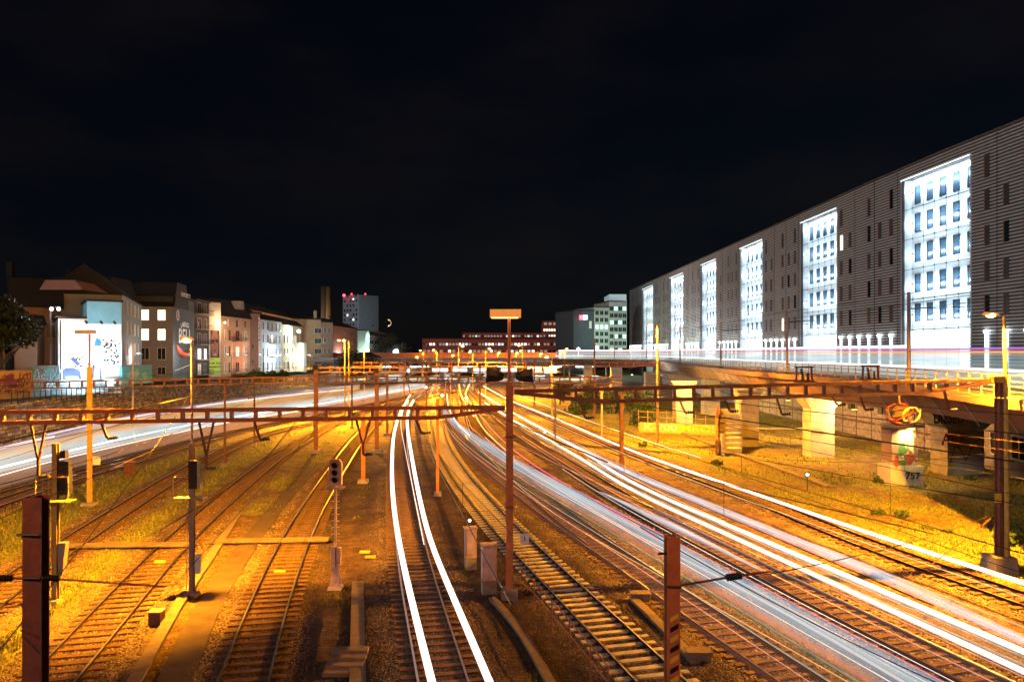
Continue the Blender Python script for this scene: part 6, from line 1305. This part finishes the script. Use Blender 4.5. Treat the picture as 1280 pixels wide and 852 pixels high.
# ---------------------------------------------------------------- far bridge, station, far buildings
yb = 246
br = thing('road_bridge', 'long dark road bridge crossing the whole yard with an orange glowing parapet', 'bridge', (0, yb, 0))
MB().box((-36, yb+5, ZD-.7), (104, 13, 1.0)).build('deck', 'conc', br); MB().box((-36, yb-1.6, ZD-.1), (104, .3, 1.3)).build('parapet', 'hgrey', br)
for x in range(-84, 16, 12): MB().box((x, yb+3, 3), (1.2, 3, 7.2)).build('pier', 'conc', br)
mb = MB(); mb.box((-36, yb+11.3, ZD+1.05), (104, .3, 2.3)); mb.build('back_parapet', 'horange', br)
mb = MB()
for i in range(100): mb.box((-87.5+i*1.04, yb-1.6, ZD+1.1), (.07, .07, 1.1))
mb.box((-36, yb-1.6, ZD+1.66), (104, .08, .08)); mb.build('railing', 'darkmetal', br)
def bridge_lamp(px, py, label, e_, m='sodiumfar', c=SOD): 
    x = DX(px, yb+4); z = ZY(py, yb+4); r_ = thing('bridge_lamp', label, 'street lamp', (x, yb+4, ZD), 0, 'lamps on the road bridge'); MB().tube([(x, yb+4, ZD-.2), (x, yb+4, z)], .1, 6).build('post', 'yellowpost', r_); MB().sphere((x+.4, yb+4, z), .4, 8, 6, 0, .6).build('lamp_head', m, r_); light('POINT', (x+.4, yb+3.5, z-.4), e_, c, .3, parent=r_)
for px, py, lb, e_ in ((565, 444, 'low orange bridge lamp left of the brightest mast', 3000), (622, 441, 'orange bridge lamp left of the central mast', 4500), (645, 441, 'orange bridge lamp just right of the central mast', 4500), (520, 446, 'orange bridge lamp near the lit pavilion', 3000), (675, 442, 'orange bridge lamp below the upper red block', 4500), (700, 441, 'orange bridge lamp near the right end of the red building', 4500)): bridge_lamp(px, py, lb, e_)
st = thing('station_canopy', 'station platforms with rows of white lights under the road bridge', 'station', (-5, 270, 0))
MB().box((-8, 300, 5.2), (92, 90, .5)).build('canopy', 'hgrey', st); MB().box((-8, 345, 2.5), (92, .5, 5)).build('back_wall', 'hpale', st)
rr = random.Random(9); mb = MB(); mb2 = MB()
for i in range(60):
    x = -54+rr.random()*90; y = 256+rr.random()*60; (mb if rr.random() < .75 else mb2).box((x, y, 4.75), (2.6+2*rr.random(), .5, .18))
mb.build('ceiling_lights', 'whitelamp', st, kind='stuff'); mb2.build('ceiling_lights', 'sodiumfar', st, kind='stuff')
for x in (-50, -30, -12, 8, 26): light('AREA', (x, 275, 4.6), 9000, (.85,.97,1), shape=(14, 3), direction=(0,-.5,-1), parent=st, name='platform_light')
for i in range(14): MB().box((-52+i*6.6, 258, 2.4), (.5, .5, 5.4)).build('column', 'hpale', st)
for i in range(5): MB().box((-46+i*19, 290, .45), (6, 100, .9)).build('platform', 'concpale', st)
# kiosk like bright signs on platforms
for i, (px, py) in enumerate(((550, 462), (575, 461), (600, 463), (636, 462), (668, 461), (688, 463))):
    q = D(px, py, 240); r_ = thing('platform_sign', ['first', 'second', 'third', 'fourth', 'fifth', 'sixth'][i]+' glowing platform panel counted from the left under the bridge', 'sign', (q.x, q.y, 0), 0, 'glowing panels under the bridge'); MB().box((q.x, q.y, q.z), (5.2-.5*(i % 3), .3, 1.7)).build('panel', 'litwhite', r_); MB().box((q.x, q.y+.3, q.z/2-.5), (.3, .3, q.z)).build('post', 'greypaint', r_); MB().box((q.x, q.y-.01, q.z+.93), (5.4, .4, .14)).build('frame', 'darkmetal', r_)
# dark red building
Yr = 400; M['redb'] = mat('dark_red_cladding', (.55,.11,.07), .7, 0, .2, .3)
def redwin(r_, pl, L, z, h, n, seed, p=.55, cool=.1):
    rr = random.Random(seed)
    for i in range(n):
        v = rr.random(); m = 'litwarm' if v < p*.5 else ('litwhite' if v < p*.8 else ('litcool' if v < p*.8+cool else ('litdim' if v < .8 else 'winpane'))); window(r_, pl, L*(i+.5)/n, z, L/n*.62, h, m, 'redb')
r_, pl, L = house('long dark red building with a lit window row behind the bridge', (DX(528, Yr), Yr), (DX(716, Yr), Yr), 30, 2, ZY(423, Yr), 'redb', 'flat', group='far buildings'); redwin(r_, pl, L, ZY(431.5, Yr), 1.25, 46, 2, .42); redwin(r_, pl, L, ZY(440, Yr), 1.2, 36, 5, .12)
r_, pl, L = house('middle red block set back on the long dark red building', (DX(578, 420), 420), (DX(678, 420), 420), 20, 8, ZY(415.5, 420), 'redb', 'flat', group='far buildings'); redwin(r_, pl, L, ZY(421, 420), 1.0, 26, 8, .08, .05)
r_, pl, L = house('upper right red block with two lit window rows', (DX(679, 403), 403), (DX(713.5, 403), 403), 24, 8, ZY(400.5, 403), 'redb', 'flat', group='far buildings'); redwin(r_, pl, L, ZY(413.7, 403), 1.3, 11, 4, .9); redwin(r_, pl, L, ZY(420.5, 403), 1.0, 11, 6, .35, .3); redwin(r_, pl, L, ZY(406, 403), 1.3, 6, 7, 0, 0)
# greenish office
r_, pl, L = house('greenish grey office with small red and cyan sign left of the huge building', (DX(717, 300), 300), (DX(742.5, 303), 303), 20, 4, ZY(388, 300), 'hslate', 'flat', group='far buildings')
MB().box((DX(728.5, 296), 299.5, ZY(396.5, 299)), (2.2, .5, 1.8)).build('sign', glow('red_sign', (1, .03, .08), 4), r_); MB().box((DX(732.8, 296), 299.5, ZY(396.5, 299)), (1.7, .5, 1.8)).build('sign', glow('cyan_sign', (.3, .9, 1), 4), r_)
window(r_, pl, L*.82, ZY(410, 300), 1.0, 3, 'litdim', 'hpale'); q = pl.at(L*.3, 10, 4)
r_, pl, L = house('pale green lit office front with window grid', (DX(743, 303), 303), (DX(761, 306), 306), 18, 4, ZY(384, 304), 'hpale', 'flat', group='far buildings')
for i in range(3):
    for j in range(6): window(r_, pl, L*(.18+.32*i), 11+j*2.95, 1.6, 1.7, 'litcool' if j == 3 or (i+j*2) % 7 == 0 else 'winpane', 'hmint')
r_, pl, L = house('taller pale office part with lit top storey touching the huge building', (DX(761.5, 306), 306), (DX(783.5, 308), 308), 18, 4, ZY(377, 307), 'hpale', 'flat', group='far buildings')
for i in range(4):
    for j in range(7): window(r_, pl, L*(.14+.24*i), 10+j*2.95, 1.6, 1.7, 'litcool' if (i*2+j) % 4 == 0 else 'winpane', 'hmint')
MB().box(((DX(761.5, 307)+DX(783.5, 307))/2, 316, ZY(372, 307)), (7.3, 17, 3)).build('top_storey', mat('lit_top', (.5,.6,.65), .6, 0, .1, 1, emis=(.5,.7,.8), es=.25), r_)
light('POINT', (DX(763, 290), 292, 16), 4500, (.65,1,.8), .5, parent=r_)
# moon: crescent glow put on a strip before a dark sphere
q = D(484.5, 403.5, 3500); mr_ = 17.5; mo = thing('moon', 'orange crescent moon low above the far office block', 'moon', tuple(q))
mb = MB(); N_ = 24; out = [(math.sin(t)*mr_, math.cos(t)*mr_) for t in np.linspace(.15, math.pi-.1, N_)]; inn = [(math.sin(t)*mr_*.45, math.cos(t)*mr_) for t in np.linspace(.15, math.pi-.1, N_)]
for i in range(N_-1): (a, b), (c, d), (e1, f1), (g1, h1) = out[i], out[i+1], inn[i+1], inn[i]; mb.quad((q.x+a, q.y, q.z+b), (q.x+c, q.y, q.z+d), (q.x+e1, q.y-9, q.z+f1), (q.x+g1, q.y-9, q.z+h1))
mb.build('crescent', 'moon', mo); MB().sphere(q+Vector((0,3,0)), mr_*.97, 20, 12).build('dark_side', mat('moon_dark', (.02,.018,.016), .9), mo, smooth=True)
